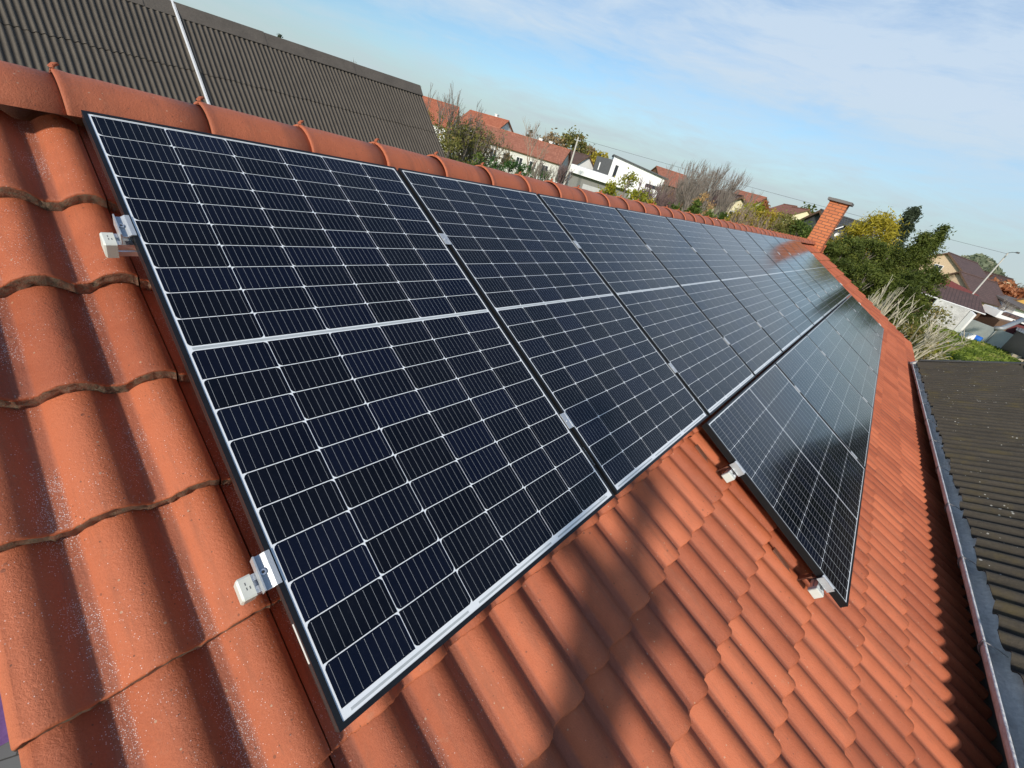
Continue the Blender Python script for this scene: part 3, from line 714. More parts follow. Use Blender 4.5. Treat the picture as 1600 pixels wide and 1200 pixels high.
# violet tarpaulin over a stack beside the gable
b = MB(); nx, ny = 10, 14; r = random.Random(2)
vs = []
for j in range(ny + 1):
    for i in range(nx + 1):
        x = -2.3 + 1.45 * i / nx; y = 1.26 + 3.0 * j / ny
        edge = i in (0, nx) or j in (0, ny)
        zz_ = 0.95 + .04 * math.sin(i * 1.7) * math.sin(j * 1.1) + r.uniform(-.01, .01)
        if edge: zz_ = 0.012 if (i in (0, nx) or j in (0, ny)) else zz_
        vs.append((x + (0.04 * math.sin(j * 2.1) if edge else 0), y, zz_))
b.add(vs, [(j*(nx+1)+i, j*(nx+1)+i+1, (j+1)*(nx+1)+i+1, (j+1)*(nx+1)+i) for j in range(ny) for i in range(nx)])
tag(b.build('tarpaulin', PURP, smooth=False), 'violet tarpaulin draped over a low stack on grey pavers below the near gable', 'tarpaulin')

# ================================================================== VEGETATION
def leafmat(name, c1, c2, c3=None):
    m, t, p = newmat(name)
    at = N(t, 'ShaderNodeAttribute', attribute_name='lv')
    st_ = [(0.0, c1), (0.75, c2)] + ([(1.0, c3)] if c3 else [])
    t.links.new(ramp(t, at.outputs['Fac'], st_), p.inputs['Base Color']); p.inputs['Roughness'].default_value = 0.6; p.inputs['Specular IOR Level'].default_value = 0.3
    tr = N(t, 'ShaderNodeBsdfTranslucent'); t.links.new(ramp(t, at.outputs['Fac'], st_), tr.inputs['Color'])
    mx = N(t, 'ShaderNodeMixShader', inp={0: 0.38}); o = t.nodes['Material Output']
    t.links.new(p.outputs[0], mx.inputs[1]); t.links.new(tr.outputs[0], mx.inputs[2]); t.links.new(mx.outputs[0], o.inputs[0]); return m
L_OL = leafmat('olive_leaves', (0.11, 0.11, 0.03), (0.24, 0.23, 0.06), (0.36, 0.24, 0.09))
L_GR = leafmat('green_leaves', (0.045, 0.080, 0.014), (0.115, 0.17, 0.03), (0.19, 0.22, 0.05))
L_DG = leafmat('conifer_needles', (0.045, 0.065, 0.012), (0.13, 0.165, 0.030), (0.21, 0.22, 0.045))
L_SP = leafmat('spruce_needles', (0.035, 0.052, 0.032), (0.08, 0.105, 0.060))
L_YG = leafmat('yellow_green_leaves', (0.16, 0.18, 0.018), (0.34, 0.34, 0.03), (0.48, 0.36, 0.03))
L_YE = leafmat('golden_leaves', (0.24, 0.20, 0.025), (0.44, 0.36, 0.04), (0.48, 0.30, 0.05))
L_GC = leafmat('golden_conifer_sprays', (0.26, 0.22, 0.02), (0.50, 0.41, 0.04), (0.60, 0.46, 0.06))
L_OR = leafmat('rust_leaves', (0.26, 0.085, 0.03), (0.42, 0.16, 0.07), (0.5, 0.25, 0.12))
L_BR = leafmat('dry_brown_leaves', (0.18, 0.13, 0.07), (0.32, 0.23, 0.12), (0.40, 0.27, 0.12))
L_PK = leafmat('pale_tan_leaves', (0.36, 0.20, 0.09), (0.56, 0.38, 0.18))
L_FAR = leafmat('far_wood_leaves', (0.14, 0.17, 0.10), (0.22, 0.25, 0.15), (0.30, 0.30, 0.20))
L_FG = leafmat('far_wood_brown', (0.20, 0.16, 0.13), (0.28, 0.22, 0.18))
L_HED = leafmat('hedge_leaves', (0.030, 0.075, 0.018), (0.075, 0.16, 0.04))
BARK = simple('grey_bark', (0.20, 0.17, 0.145), 0.95, 0, 0.25, 4)
BARKP = simple('pale_dry_wood', (0.46, 0.42, 0.32), 0.9, 0, 0.2, 5)
BARKV = simple('purple_brown_twigs', (0.155, 0.105, 0.10), 0.95, 0, 0.2, 5)
def leaves(pts, size, seed, aspect=1.8, tangent=None, flat=0.0):
    g = np.random.default_rng(seed); n = len(pts)
    a = g.normal(size=(n, 3)); a /= np.linalg.norm(a, axis=1)[:, None]
    if tangent is not None: a = a * (1 - flat) + tangent * flat; a /= np.linalg.norm(a, axis=1)[:, None]
    b = g.normal(size=(n, 3)); b = np.cross(a, b); b /= np.linalg.norm(b, axis=1)[:, None] + 1e-9
    s = (size * g.uniform(0.6, 1.35, n))[:, None]
    a = a * s * aspect / 2; b = b * s / 2
    V = np.stack([pts - a, pts + b * .9, pts + a, pts - b * .9], 1).reshape(-1, 3)
    return V
def leafobj(name, V, lv, mat, parent, M=None):
    n = len(V) // 4
    me = bpy.data.meshes.new(name); me.vertices.add(len(V)); me.vertices.foreach_set('co', V.astype(np.float32).ravel())
    me.loops.add(4 * n); me.loops.foreach_set('vertex_index', np.arange(4 * n, dtype=np.int32))
    me.polygons.add(n); me.polygons.foreach_set('loop_start', np.arange(0, 4 * n, 4, dtype=np.int32))
    me.update(); me.validate()
    at = me.attributes.new('lv', 'FLOAT', 'POINT'); at.data.foreach_set('value', np.repeat(lv, 4).astype(np.float32))
    me.materials.append(mat); o = bpy.data.objects.new(name, me); COL.objects.link(o); o.parent = parent
    return o
def blob_points(g, h0, h1, rad, n, clumps, cone=0.0, lean=0.0, tight=1.0):
    """clumped crown: positions within an irregular envelope from height h0 to h1"""
    C = []
    for i in range(clumps):
        t_ = g.uniform(0, 1) ** 0.85; hh = h0 + (h1 - h0) * t_
        env = (1 - t_) ** 0.8 * (1 - cone) * 0 + (math.sin(math.pi * min(1, 0.18 + 0.80 * t_)) ** 0.6 if cone < .5 else (1 - t_) ** 0.9 + .04)
        rr_ = rad * env * g.uniform(0.35, 1.0) ** 0.5; a = g.uniform(0, 2 * math.pi)
        C.append((rr_ * math.cos(a) + lean * t_, rr_ * math.sin(a), hh, g.uniform(0, 1)))
    C = np.array(C); per = n // clumps
    cr = rad * (0.34 if cone < .5 else 0.24) * tight
    d = g.normal(size=(clumps, per, 3)); d *= cr * .5 * g.uniform(.6, 1.3, (clumps, 1, 1)); d[:, :, 2] *= 0.75
    P_ = (C[:, None, :3] + d).reshape(-1, 3)
    lv = np.clip(np.repeat(C[:, 3], per) * .7 + g.uniform(0, .35, clumps * per), 0, 1)
    return P_, lv, C
def tree(name, label, cat, az, D, top_el, rad, mat, bark=None, n=3500, clumps=70, h0f=0.25, leaf=0.12, cone=0.0, seed=1, group=None, base_z=0.0, aspect=1.8, lean=0.0, trunk=True, tight=1.0):
    g = np.random.default_rng(seed); P0 = pol(az, D, base_z); h = hz(top_el, D) - base_z
    t_ = thing(name, label, cat, Matrix.Translation(P0), group)
    P_, lv, C = blob_points(g, h * h0f, h * 0.97, rad, n, clumps, cone, lean, tight)
    leafobj('crown', leaves(P_, leaf, seed, aspect), lv, mat, t_)
    b = MB(); tr = 0.02 * h + .03
    b.tube([(0, 0, -.1), (0.03, 0.02, h * .3), (lean * .5, 0.0, h * .6), (lean * .9, 0, h * .9)], [tr, tr * .75, tr * .45, tr * .12], 7)
    for i in range(min(22, len(C))):
        c = C[i * (len(C) // min(22, len(C)))]; zs = max(h * .12, c[2] - rad * .6)
        b.tube([(lean * zs / h, 0, zs), (c[0] * .5, c[1] * .5, (zs + c[2]) / 2 + .05), (c[0], c[1], c[2])], [tr * .35, tr * .2, tr * .06], 4, cap=False)
    b.build('trunk', bark or BARK, t_)
    return t_
def bare(name, label, cat, az, D, top_el, spread, bark=None, seed=1, levels=5, twig=0.012, group=None, stems=1, leafm=None, nleaf=0, leaf=.06, base_z=0.0, up=0.6, leaf_lo=0.0, leaf_hi=1.0, width=None, kid=3):
    r = random.Random(seed); P0 = pol(az, D, base_z); h = hz(top_el, D) - base_z
    t_ = thing(name, label, cat, Matrix.Translation(P0), group); b = MB(); tips = []
    pend = []
    def grow(p_, d, L, rad, lv):
        q = p_ + d * L * .5 + Vector((r.uniform(-1, 1), r.uniform(-1, 1), r.uniform(-.3, .6))) * L * .06
        e = q + (d + Vector((r.uniform(-1, 1), r.uniform(-1, 1), r.uniform(-.2, .8))) * .16).normalized() * L * .5
        pend.append((p_, q, e, rad, lv))
        if lv == 0: tips.append(e); tips.append(q); return
        k = kid if lv > 1 else kid + 1
        for i in range(k):
            f_ = 1.0 if i == 0 else r.uniform(.45, .95)
            s_ = q.lerp(e, (f_ - .5) * 2) if f_ > .5 else p_.lerp(q, f_ * 2)
            nd = (d + Vector((r.uniform(-1, 1), r.uniform(-1, 1), r.uniform(-.5, 1))) * spread + Vector((0, 0, up * .25))).normalized()
            grow(s_, nd, L * r.uniform(.58, .80), rad * .60, lv - 1)
    for s_ in range(stems):
        a = r.uniform(0, 6.28); o = Vector((math.cos(a), math.sin(a), 0)) * (0.10 * h * (stems > 1)) * r.uniform(.2, 1)
        d = (Vector((0, 0, 1)) + o * (1.6 / max(h, .1)) * 3 * (stems > 1) + Vector((r.uniform(-.1, .1), r.uniform(-.1, .1), 0))).normalized()
        grow(o, d, h * .34, twig * 7.5, levels)
    mz = max(e.z for _, _, e, _, _ in pend); k_ = h / mz
    mw_ = max(max(abs(e.x), abs(e.y)) for _, _, e, _, _ in pend); kw = (width / mw_) if width else k_
    f3 = lambda q: Vector((q.x * kw, q.y * kw, q.z * k_))
    for p_, q, e, rad, lv in pend:
        rr_ = max(rad, twig * (.75 if lv == 0 else 1)); b.tube([f3(p_), f3(q), f3(e)], [rr_, rr_ * .8, max(rad * .62, twig * .45)], 3 if lv < 3 else 6, cap=False)
    b.build('branches', bark or BARK, t_)
    if leafm:
        g = np.random.default_rng(seed); T_ = np.array([list(f3(q)) for q in tips]); T_ = T_[(T_[:, 2] >= leaf_lo * h) & (T_[:, 2] <= leaf_hi * h)]
        idx = g.integers(0, len(T_), nleaf); P_ = T_[idx] + g.normal(size=(nleaf, 3)) * h * .022
        leafobj('leaves', leaves(P_, leaf, seed), np.clip(g.uniform(0, 1, nleaf) * .6 + (idx % 17) / 17 * .45, 0, 1), leafm, t_)
    return t_

L_GRS = leafmat('grass_blades', (0.10, 0.15, 0.02), (0.24, 0.30, 0.045), (0.36, 0.33, 0.12))
A_, D_ = GP_; lf = np.sin(A_ * 3.1 + D_ * .3) * .25 + np.sin(D_ * .9) * .2 + .45
P_ = np.stack([CAMP.x + D_ * np.cos(np.radians(A_)), CAMP.y + D_ * np.sin(np.radians(A_)), gg_.uniform(.02, .12, len(A_))], 1)
tag(leafobj('grass', leaves(P_, .16, 8, 2.6), np.clip(lf + gg_.uniform(-.25, .25, len(A_)), 0, 1), L_GRS, None), kind='stuff')
# ------- left background, seen over the ridge
tree('conifer_tree', 'tiny dark conifer tip peeping over the barn ridge', 'tree', 68.7, 42, 3.25, 0.8, L_SP, n=900, clumps=40, cone=1, leaf=.10, seed=11)
bare('bare_tree', 'faint bare twigs showing just above the barn ridge', 'tree', 62.3, 48, 3.25, .55, seed=12, twig=.014, width=2.0)
bare('garden_tree', 'tall half bare tree with sparse olive leaves right beside the barn verge', 'tree', 52.3, 26, 3.9, .75, seed=23, levels=5, twig=.012, leafm=L_OL, nleaf=4800, leaf=.075, width=2.3, stems=4, leaf_hi=.78)
bare('garden_tree', 'broad half bare tree with pinkish brown leaves, second tree right of the barn', 'tree', 48.9, 29, 3.1, .75, seed=29, levels=5, twig=.012, leafm=L_BR, nleaf=4200, leaf=.075, width=2.3, stems=3, leaf_hi=.85)
tree('shrub', 'round olive green shrub under the half bare trees by the barn', 'shrub', 50.8, 24, -1.0, 1.5, L_OL, n=2600, clumps=60, leaf=.075, seed=31, h0f=.1)
tree('shrub', 'small yellow green shrub at the foot of the garden trees', 'shrub', 47.0, 25, -2.0, .9, L_GR, n=1500, clumps=40, leaf=.07, seed=32, h0f=.05)
for i, (az, D, el, rd, nm) in enumerate([(45.6, 52, -1.9, 1.5, 'first'), (43.2, 53, -1.8, 1.5, 'second'), (41.0, 54, -1.7, 1.4, 'third'), (38.8, 56, -2.0, 1.4, 'fourth')]):
    tree('hedge_shrub', 'vivid green hedge shrub below the long house, %s from the barn' % nm, 'shrub', az, D, el, rd, L_HED, n=1800, clumps=50, leaf=.13, seed=40 + i, h0f=.02, group='green hedge shrubs in front of the long house')
bare('bare_tree', 'bare round headed tree standing before the middle of the long tiled house', 'tree', 40.6, 66, 3.0, .62, seed=51, levels=5, twig=.018, width=2.6, bark=simple('tan_bark', (0.30, 0.22, 0.17), .95))
tree('conifer_tree', 'small dark conifer behind the long house roof', 'tree', 41.7, 108, 1.9, 1.6, L_SP, n=900, clumps=40, cone=1, leaf=.3, seed=52)
tree('autumn_tree', 'brownish round tree behind the long house, left of the pole', 'tree', 38.8, 125, 1.9, 4.2, L_BR, n=2200, clumps=60, leaf=.42, seed=53)
tree('autumn_tree', 'olive brown tall round tree just left of the utility pole', 'tree', 36.3, 128, 2.8, 4.6, L_OL, n=2600, clumps=70, leaf=.42, seed=54)
tree('autumn_tree', 'golden tree between the gabled house and the white modern house', 'tree', 32.8, 120, 1.7, 3.4, L_YE, n=2200, clumps=60, leaf=.4, seed=55)
tree('autumn_tree', 'pale brown tree behind the gabled house right of the pole', 'tree', 34.3, 135, 1.9, 3.6, L_BR, n=1800, clumps=50, leaf=.42, seed=56)
bare('bare_shrub', 'thin bare shrub by the low white wall near the utility pole', 'shrub', 36.6, 52, 0.2, .5, seed=57, levels=4, twig=.014, stems=5, width=1.9, bark=BARKV)
bare('bare_shrub', 'thin bare shrub left of the low white wall', 'shrub', 39.2, 50, -0.2, .5, seed=58, levels=4, twig=.014, stems=4, width=1.6, bark=BARK)
# ------- yellow and purple shrubs before the white house
for i, (az, D, el, rd, mt, lab) in enumerate([(30.6, 34, -0.9, 1.0, L_YG, 'yellow green shrub before the white garage, leftmost of the yellow ones'), (28.6, 35, 0.7, 1.15, L_YG, 'tall yellow green shrub in front of the white modern house'), (26.8, 34, -0.6, 1.0, L_YG, 'bright yellow green shrub right of the tall yellow one'), (25.2, 33, -1.5, .75, L_YE, 'low golden shrub at the right end of the yellow shrubs')]):
    tree('shrub', lab, 'shrub', az, D, el, rd, mt, n=2200, clumps=55, leaf=.10, seed=60 + i, h0f=.1)
for i, (az, D, el, lab) in enumerate([(25.9, 46, 0.7, 'dense purple brown leafless shrub under the white house eave'), (24.2, 47, 0.4, 'dense purple brown leafless shrub next to the tall bare trees')]):
    bare('bare_shrub', lab, 'shrub', az, D, el, .6, seed=70 + i, levels=5, twig=.017, stems=5, width=2.1, bark=BARKV)
for i, (az, D, el, wd, lab) in enumerate([(23.4, 54, 3.0, 2.4, 'leftmost of the tall bare trees rising behind the purple shrubs'), (21.0, 52, 3.9, 2.6, 'bare many stemmed tree, second from left in the bare group'), (18.8, 54, 4.5, 2.8, 'tallest bare tree in the middle of the bare group'), (16.6, 53, 4.0, 2.5, 'rightmost bare tree of the group, its twigs against the sky'),
    (22.2, 58, 3.7, 2.6, 'bare tree behind the two leftmost of the bare group'), (19.8, 60, 4.1, 2.8, 'bare tree filling the middle of the bare group from behind'), (17.6, 59, 4.2, 2.8, 'bare tree behind the two rightmost of the bare group')]):
    bare('bare_tree', lab, 'tree', az, D, el, .62, seed=80 + i, levels=5, twig=.015, stems=3, width=wd * 1.15, group='tall bare trees beyond the ridge', up=1.2)
for i, (az, D, el, rd, lab) in enumerate([(22.0, 40, -1.3, 1.5, 'feathery green conifer left of the tan bush'), (20.0, 42, 0.0, 1.5, 'upright green conifer before the bare trees'), (18.2, 40, -0.9, 1.5, 'spreading green conifer left of the cream gable'), (16.7, 41, -0.6, 1.1, 'green conifer touching the cream gabled house')]):
    tree('conifer_bush', lab, 'conifer', az, D, el, rd, L_GR, n=2400, clumps=60, leaf=.12, seed=90 + i, h0f=.05, cone=.6, aspect=2.6)
tree('autumn_bush', 'pale tan round bush in front of the bare trees', 'shrub', 19.3, 46, 0.9, 1.1, L_PK, n=1600, clumps=45, leaf=.11, seed=95, h0f=.35)
SH = [(15.0, 36, 0.0, 1.3, L_YE, 'golden shrub right of the cream gabled house'), (14.0, 35, 1.3, 1.3, L_YG, 'yellow shrub with upright shoots by the cream house'), (13.2, 37, 1.9, .9, L_OR, 'rust tipped shrub standing among the yellow shrubs'),
      (12.3, 34, 1.1, 1.5, L_YE, 'ochre shrub in the middle of the shrub row'), (11.0, 35, 1.2, 1.5, L_OL, 'olive shrub before the red roofed houses'), (9.9, 33, 0.7, 1.4, L_OL, 'olive brown shrub left of the green one by the chimney'), (8.9, 33, 0.9, 1.4, L_GR, 'green shrub left of the brick chimney'), (7.7, 32, 0.5, 1.1, L_GR, 'dark green shrub touching the brick chimney on the left')]
for i, (az, D, el, rd, mt, lab) in enumerate(SH):
    tree('shrub', lab, 'shrub', az, D, el, rd, mt, n=5200, clumps=60, leaf=.075, seed=100 + i, h0f=.1, aspect=2.2, tight=.8)
for i, az in enumerate((14.6, 12.8, 11.4)):
    bare('bare_shrub', ('thin twiggy bush left of the ochre shrub', 'thin twiggy bush over the ochre shrub', 'thin twiggy bush before the red roofs')[i], 'shrub', az, 33, 1.3 - .2 * i, .5, seed=120 + i, levels=4, twig=.010, stems=5, width=1.2, bark=simple('tan_bark', (0.30, 0.22, 0.17), .95), leafm=L_YE, nleaf=500, leaf=.07)
tree('dark_tree', 'dark green tree behind the red roofed houses, left of the chimney', 'tree', 8.9, 115, 2.3, 3.0, L_DG, n=1500, clumps=45, leaf=.4, seed=130)
# ------- big conifers beyond the far gable
CF = [(5.2, 28, -0.3, 1.2, 'low green juniper just right of the brick chimney', L_DG), (4.0, 29, 0.8, 1.5, 'green juniper rising right of the dark dormer', L_DG), (2.2, 30, 1.1, 1.7, 'broad green juniper below the golden one', L_DG), (0.4, 31, 1.2, 1.8, 'wide dark juniper in the middle of the conifer mass', L_DG),
      (-1.2, 31, 3.0, 1.35, 'dark juniper with two ragged tips', L_DG), (-2.0, 32, 4.0, 1.05, 'tallest ragged juniper, its pointed tip against the sky', L_DG), (-3.3, 30, 0.3, 1.35, 'right hand green juniper next to the beige house', L_DG), (-2.2, 28, -0.7, 1.7, 'low front juniper behind the pale dead shrub', L_DG), (0.9, 27, -1.0, 1.7, 'low front juniper beyond the tiled gable', L_DG), (3.2, 27, -1.5, 1.4, 'lowest juniper against the tiled gable edge', L_DG)]
for i, (az, D, el, rd, lab, mt) in enumerate(CF):
    tree('juniper_tree', lab, 'conifer', az, D, el, rd, mt, n=15000, clumps=190 if i in (4, 5) else 75, leaf=.055, seed=140 + i, h0f=.03, cone=.6 if i in (4, 5) else 0.0, aspect=2.6, tight=1.1 if i in (4, 5) else .62, group='junipers beyond the far gable', lean=(-.0))
tree('golden_conifer', 'golden yellow feathery conifer above the green junipers', 'conifer', 2.6, 34, 3.3, 2.1, L_GC, n=14000, clumps=110, leaf=.06, seed=160, h0f=.2, aspect=3.6, tight=.8)
tree('spruce_tree', 'blue green spruce spire behind the golden conifer', 'conifer', 0.9, 58, 4.75, 2.1, L_SP, n=11000, clumps=220, leaf=.12, seed=164, h0f=.1, cone=1, aspect=2.6, tight=.8)
bare('dead_shrub', 'pale leafless shrub with long arching branches beyond the tiled gable', 'shrub', -4.4, 25.5, -2.2, .62, seed=170, levels=4, twig=.013, stems=6, width=2.0, bark=BARKP, up=.3, kid=2)
bare('dead_shrub', 'pale leafless branches reaching right over the lawn', 'shrub', -6.2, 29, -3.4, .7, seed=171, levels=4, twig=.014, stems=6, width=2.2, bark=BARKP, up=.1, kid=2)
bare('dead_shrub', 'pale forked dead branches in front of the dark juniper', 'shrub', -1.9, 24.5, -1.4, .5, seed=172, levels=4, twig=.012, stems=2, width=.8, bark=BARKP)
tree('undergrowth', 'yellow green undergrowth beneath the pale leafless shrub', 'shrub', -6.6, 33, -5.9, 1.5, L_YG, n=2600, clumps=60, leaf=.09, seed=173, h0f=.02)
tree('undergrowth', 'olive scrub at the corner of the tiled eave', 'shrub', -5.3, 27, -5.2, 1.5, L_OL, n=2600, clumps=60, leaf=.08, seed=174, h0f=.02)
tree('undergrowth', 'dull green scrub between juniper and grey wall', 'shrub', -5.4, 36, -3.0, 1.5, L_OL, n=2600, clumps=60, leaf=.09, seed=175, h0f=.02)

# ================================================================== HOUSES AROUND
def gable_house(name, label, A, B, width, eave, ridge, roofm, wallm, gablem=None, over=0.35, windows=(), chimneys=(), cat='house', gend=None, slab=.14, doors=()):
    """ridge runs from A to B (xy); returns the thing. windows: (side 'f'|'b'|'0'|'1', pos, z, w, h)"""
    A = Vector((A[0], A[1], 0)); B = Vector((B[0], B[1], 0)); L = (B - A).length; d = (B - A).normalized(); yaw = math.atan2(d.y, d.x)
    t_ = thing(name, label, cat, Matrix.Translation(A) @ Matrix.Rotation(yaw, 4, 'Z'))
    hw = width / 2; pitch = math.atan2(ridge - eave, hw)
    b = MB()
    b.add([(0, -hw + over, 0), (L, -hw + over, 0), (L, hw - over, 0), (0, hw - over, 0), (0, -hw + over, eave), (L, -hw + over, eave), (L, hw - over, eave), (0, hw - over, eave)], [(0, 1, 5, 4), (2, 3, 7, 6), (1, 2, 6, 5), (3, 0, 4, 7)])
    b.build('wall', wallm, t_)
    b = MB(); rz = ridge - .10
    for xg, fg in ((0, (0, 2, 1)), (L, (0, 1, 2))):
        b = MB(); b.add([(xg, -hw + over, eave), (xg, hw - over, eave), (xg, 0, rz)], [fg]); b.build('gable', gablem or wallm, t_)
    sl = math.hypot(hw, ridge - eave)
    for s_ in (-1, 1):
        M = Matrix.Translation((-over, 0, ridge)) @ Matrix.Rotation(0 if s_ < 0 else 0, 4, 'Z') @ Matrix.Rotation(s_ * -pitch, 4, 'X')
        b = MB(); y0, y1 = (0, s_ * (sl + .1)); b.box((0, min(y0, y1), -slab), (L + 2 * over, max(y0, y1), 0)); rf = b.build('roof', [roofm], t_, M=M)
    b = MB(); b.tube([(-over, 0, ridge + .02), (L + over, 0, ridge + .02)], .11, 6); b.build('ridge', roofm, t_)
    for xx in (-over - .03, L + over + .001):
        b = MB()
        for s_ in (-1, 1):
            p0_, p1_ = Vector((xx, 0, ridge + .03)), Vector((xx, s_ * hw, eave + .03))
            b.add([p0_, p1_, p1_ - Vector((0, 0, .24)), p0_ - Vector((0, 0, .24)), p0_ + Vector((.03, 0, 0)), p1_ + Vector((.03, 0, 0)), p1_ + Vector((.03, 0, -.24)), p0_ + Vector((.03, 0, -.24))], [(0, 1, 2, 3), (7, 6, 5, 4), (0, 4, 5, 1), (3, 2, 6, 7), (1, 5, 6, 2)])
        b.build('bargeboard', BROWNW, t_)
    for wi in windows:
        sd_, ps, z0, ww, hh = wi[:5]
        if sd_ == 'f': M = Matrix.Translation((ps, -hw + over, z0))
        elif sd_ == 'b': M = Matrix.Translation((ps, hw - over, z0)) @ Matrix.Rotation(math.pi, 4, 'Z')
        elif sd_ == '0': M = Matrix.Translation((0, ps, z0)) @ Matrix.Rotation(-math.pi / 2, 4, 'Z')
        else: M = Matrix.Translation((L, ps, z0)) @ Matrix.Rotation(math.pi / 2, 4, 'Z')
        add_window(t_, M, ww, hh)
    for (px_, py_, hh) in chimneys:
        b = MB(); b.box((px_ - .3, py_ - .3, eave), (px_ + .3, py_ + .3, ridge + hh)); b.box((px_ - .38, py_ - .38, ridge + hh + .002), (px_ + .38, py_ + .38, ridge + hh + .12)); b.build('chimney', WHITE, t_)
    return t_
def add_window(t_, M, ww, hh, fm=None):
    b = MB(); f = .07
    b.box((-ww/2, -.04, 0), (ww/2, -.002, f)); b.box((-ww/2, -.04, hh - f), (ww/2, -.002, hh)); b.box((-ww/2, -.04, f), (-ww/2 + f, -.002, hh - f)); b.box((ww/2 - f, -.04, f), (ww/2, -.002, hh - f)); b.box((-.03, -.038, f), (.03, -.002, hh - f))
    w_ = b.build('window', fm or WHITE, t_, M=M)
    b = MB(); b.box((-ww/2 + f, -.02, f), (ww/2 - f, -.004, hh - f)); b.build('pane', GLASSD, w_); return w_
# orange roofed house partly behind the barn and trees
a_, c_ = pol(58.5, 82), pol(50.6, 80)
gable_house('orange_roofed_house', 'house with vivid orange roof half hidden behind the barn verge', a_, c_, 9, 4.6, hz(1.75, 81), RF_OR, WHITE, windows=[('f', 3, 1.5, 1.2, 1.3), ('f', 8, 1.5, 1.2, 1.3)])
a_, c_ = pol(49.0, 108), pol(44.6, 101)
gable_house('orange_roofed_house', 'orange roofed house with a white gable end above the long low roof', a_, c_, 8.5, 5.6, hz(1.95, 103), RF_OR, WHITE, windows=[('1', 0, 6.0, 1.0, 1.0)], chimneys=[(7.0, 0.6, .5)])
a_, c_ = pol(47.3, 92), pol(36.7, 87)
LH = gable_house('long_house', 'long low white house with red brown tiled roof and a row of windows', a_, c_, 9.0, 4.15, hz(0.95, 89), RF_RB, OFFW, windows=[('f', x, 1.6, 1.3, 1.7) for x in (2.0, 4.6, 7.2, 9.8, 12.4, 14.8)], chimneys=[(11.5, .8, .35), (13.5, .8, .35)])
a_, c_ = pol(36.6, 99), pol(34.2, 93)
gable_house('gabled_house', 'small brown roofed house with a white gable facing the street, beside the pole', a_, c_, 7.0, 4.0, hz(0.95, 96), RF_BR, WHITE, windows=[('1', 0, 3.6, .9, 1.1)])
# white modern house with low garage wing
mh = thing('modern_house', 'white modern house with sloping dark roof and a charcoal wing', 'house', Matrix.Identity(4))
def prism_pix(name, mat, parent, pa, D1, pb, D2, z0a, z0b, z1a, z1b, depth):
    """a block whose street face runs between two bearings; real depth behind it"""
    A = pol(pa, D1); B = pol(pb, D2); n_ = Vector(((B - A).y, -(B - A).x, 0)).normalized()
    if n_.dot(A - CAMP) < 0: n_ = -n_
    C_, D_ = B + n_ * depth, A + n_ * depth
    vs = [(A.x, A.y, z0a), (B.x, B.y, z0b), (C_.x, C_.y, z0b), (D_.x, D_.y, z0a), (A.x, A.y, z1a), (B.x, B.y, z1b), (C_.x, C_.y, z1b), (D_.x, D_.y, z1a)]
    b = MB(); b.add(vs, [(0, 3, 2, 1), (4, 5, 6, 7), (0, 1, 5, 4), (1, 2, 6, 5), (2, 3, 7, 6), (3, 0, 4, 7)])
    o = b.build(name, mat, parent); yaw = math.atan2((B - A).y, (B - A).x)
    return o, A, B, yaw
zt0 = hz(1.75, 88); zt1 = hz(0.95, 88)
o, A, B, yaw = prism_pix('wall', WHITE, mh, 31.2, 88, 24.6, 89, 0, 0, zt0, zt1, 9)
nin = (A - CAMP); 
prism_pix('roof', CHAR, mh, 31.35, 87.6, 24.2, 88.6, zt0 + .004, zt1 + .004, zt0 + .22, zt1 + .22, 9.8)
dd = (B - A).normalized(); out_ = Vector((dd.y, -dd.x, 0)); out_ = -out_ if out_.dot(A - CAMP) > 0 else out_
def on_face(A, dd, s_, z_, out=.03): q = A + dd * s_ + out_ * out; return Vector((q.x, q.y, z_))
def face_box(name, mat, parent, A, dd, s0, s1, z0, z1, th):
    a = A + dd * s0; b_ = A + dd * s1; o1 = out_ * th; b = MB()
    vs = [(a.x, a.y, z0), (b_.x, b_.y, z0), (b_.x + o1.x, b_.y + o1.y, z0), (a.x + o1.x, a.y + o1.y, z0)]; vs += [(x, y, z1) for x, y, _ in vs]
    b.add(vs, [(0, 3, 2, 1), (4, 5, 6, 7), (0, 1, 5, 4), (1, 2, 6, 5), (2, 3, 7, 6), (3, 0, 4, 7)]); return b.build(name, mat, parent)
face_box('window', GLASSD, mh, A, dd, .75, 1.35, 4.5, 6.6, .05)
face_box('window_band', GLASSD, mh, A, dd, 7.2, 10.2, 4.6, 5.2, .05)
o, A2, B2, _ = prism_pix('charcoal_wing', CHAR, mh, 33.2, 90, 31.25, 89, 0, 0, hz(1.25, 90), hz(1.3, 90), 6)
dd2 = (B2 - A2).normalized(); face_box('window', WHITE, mh, A2, dd2, .9, 1.1, 5.0, 6.3, .05)
gr = thing('garage', 'low flat garage with a broad white fascia and grey door', 'garage', Matrix.Identity(4))
o, A3, B3, _ = prism_pix('wall', simple('grey_plaster', (0.20, 0.20, 0.19), .9), gr, 35.6, 76, 28.0, 76, 0, 0, hz(-1.2, 76), hz(-1.35, 76), 7)
prism_pix('flat_roof', WHITE, gr, 35.9, 75.2, 27.6, 75.2, hz(-1.2, 76) + .003, hz(-1.35, 76) + .003, hz(-.35, 76), hz(-.5, 76), 8.5)
dd3 = (B3 - A3).normalized(); face_box('garage_door', simple('light_grey_door', (0.42, 0.43, 0.43), .6, 0, .06, 2), gr, A3, dd3, 2.4, 5.4, 0, 2.5, .06)
face_box('door', CHAR, gr, A3, dd3, 6.2, 7.3, 0, 2.3, .06)
fw = thing('garden_wall', 'low white garden wall left of the garage', 'wall', Matrix.Identity(4)); prism_pix('wall_panel', WHITE, fw, 39.6, 66, 35.9, 68, 0, 0, 2.0, 2.0, .2)
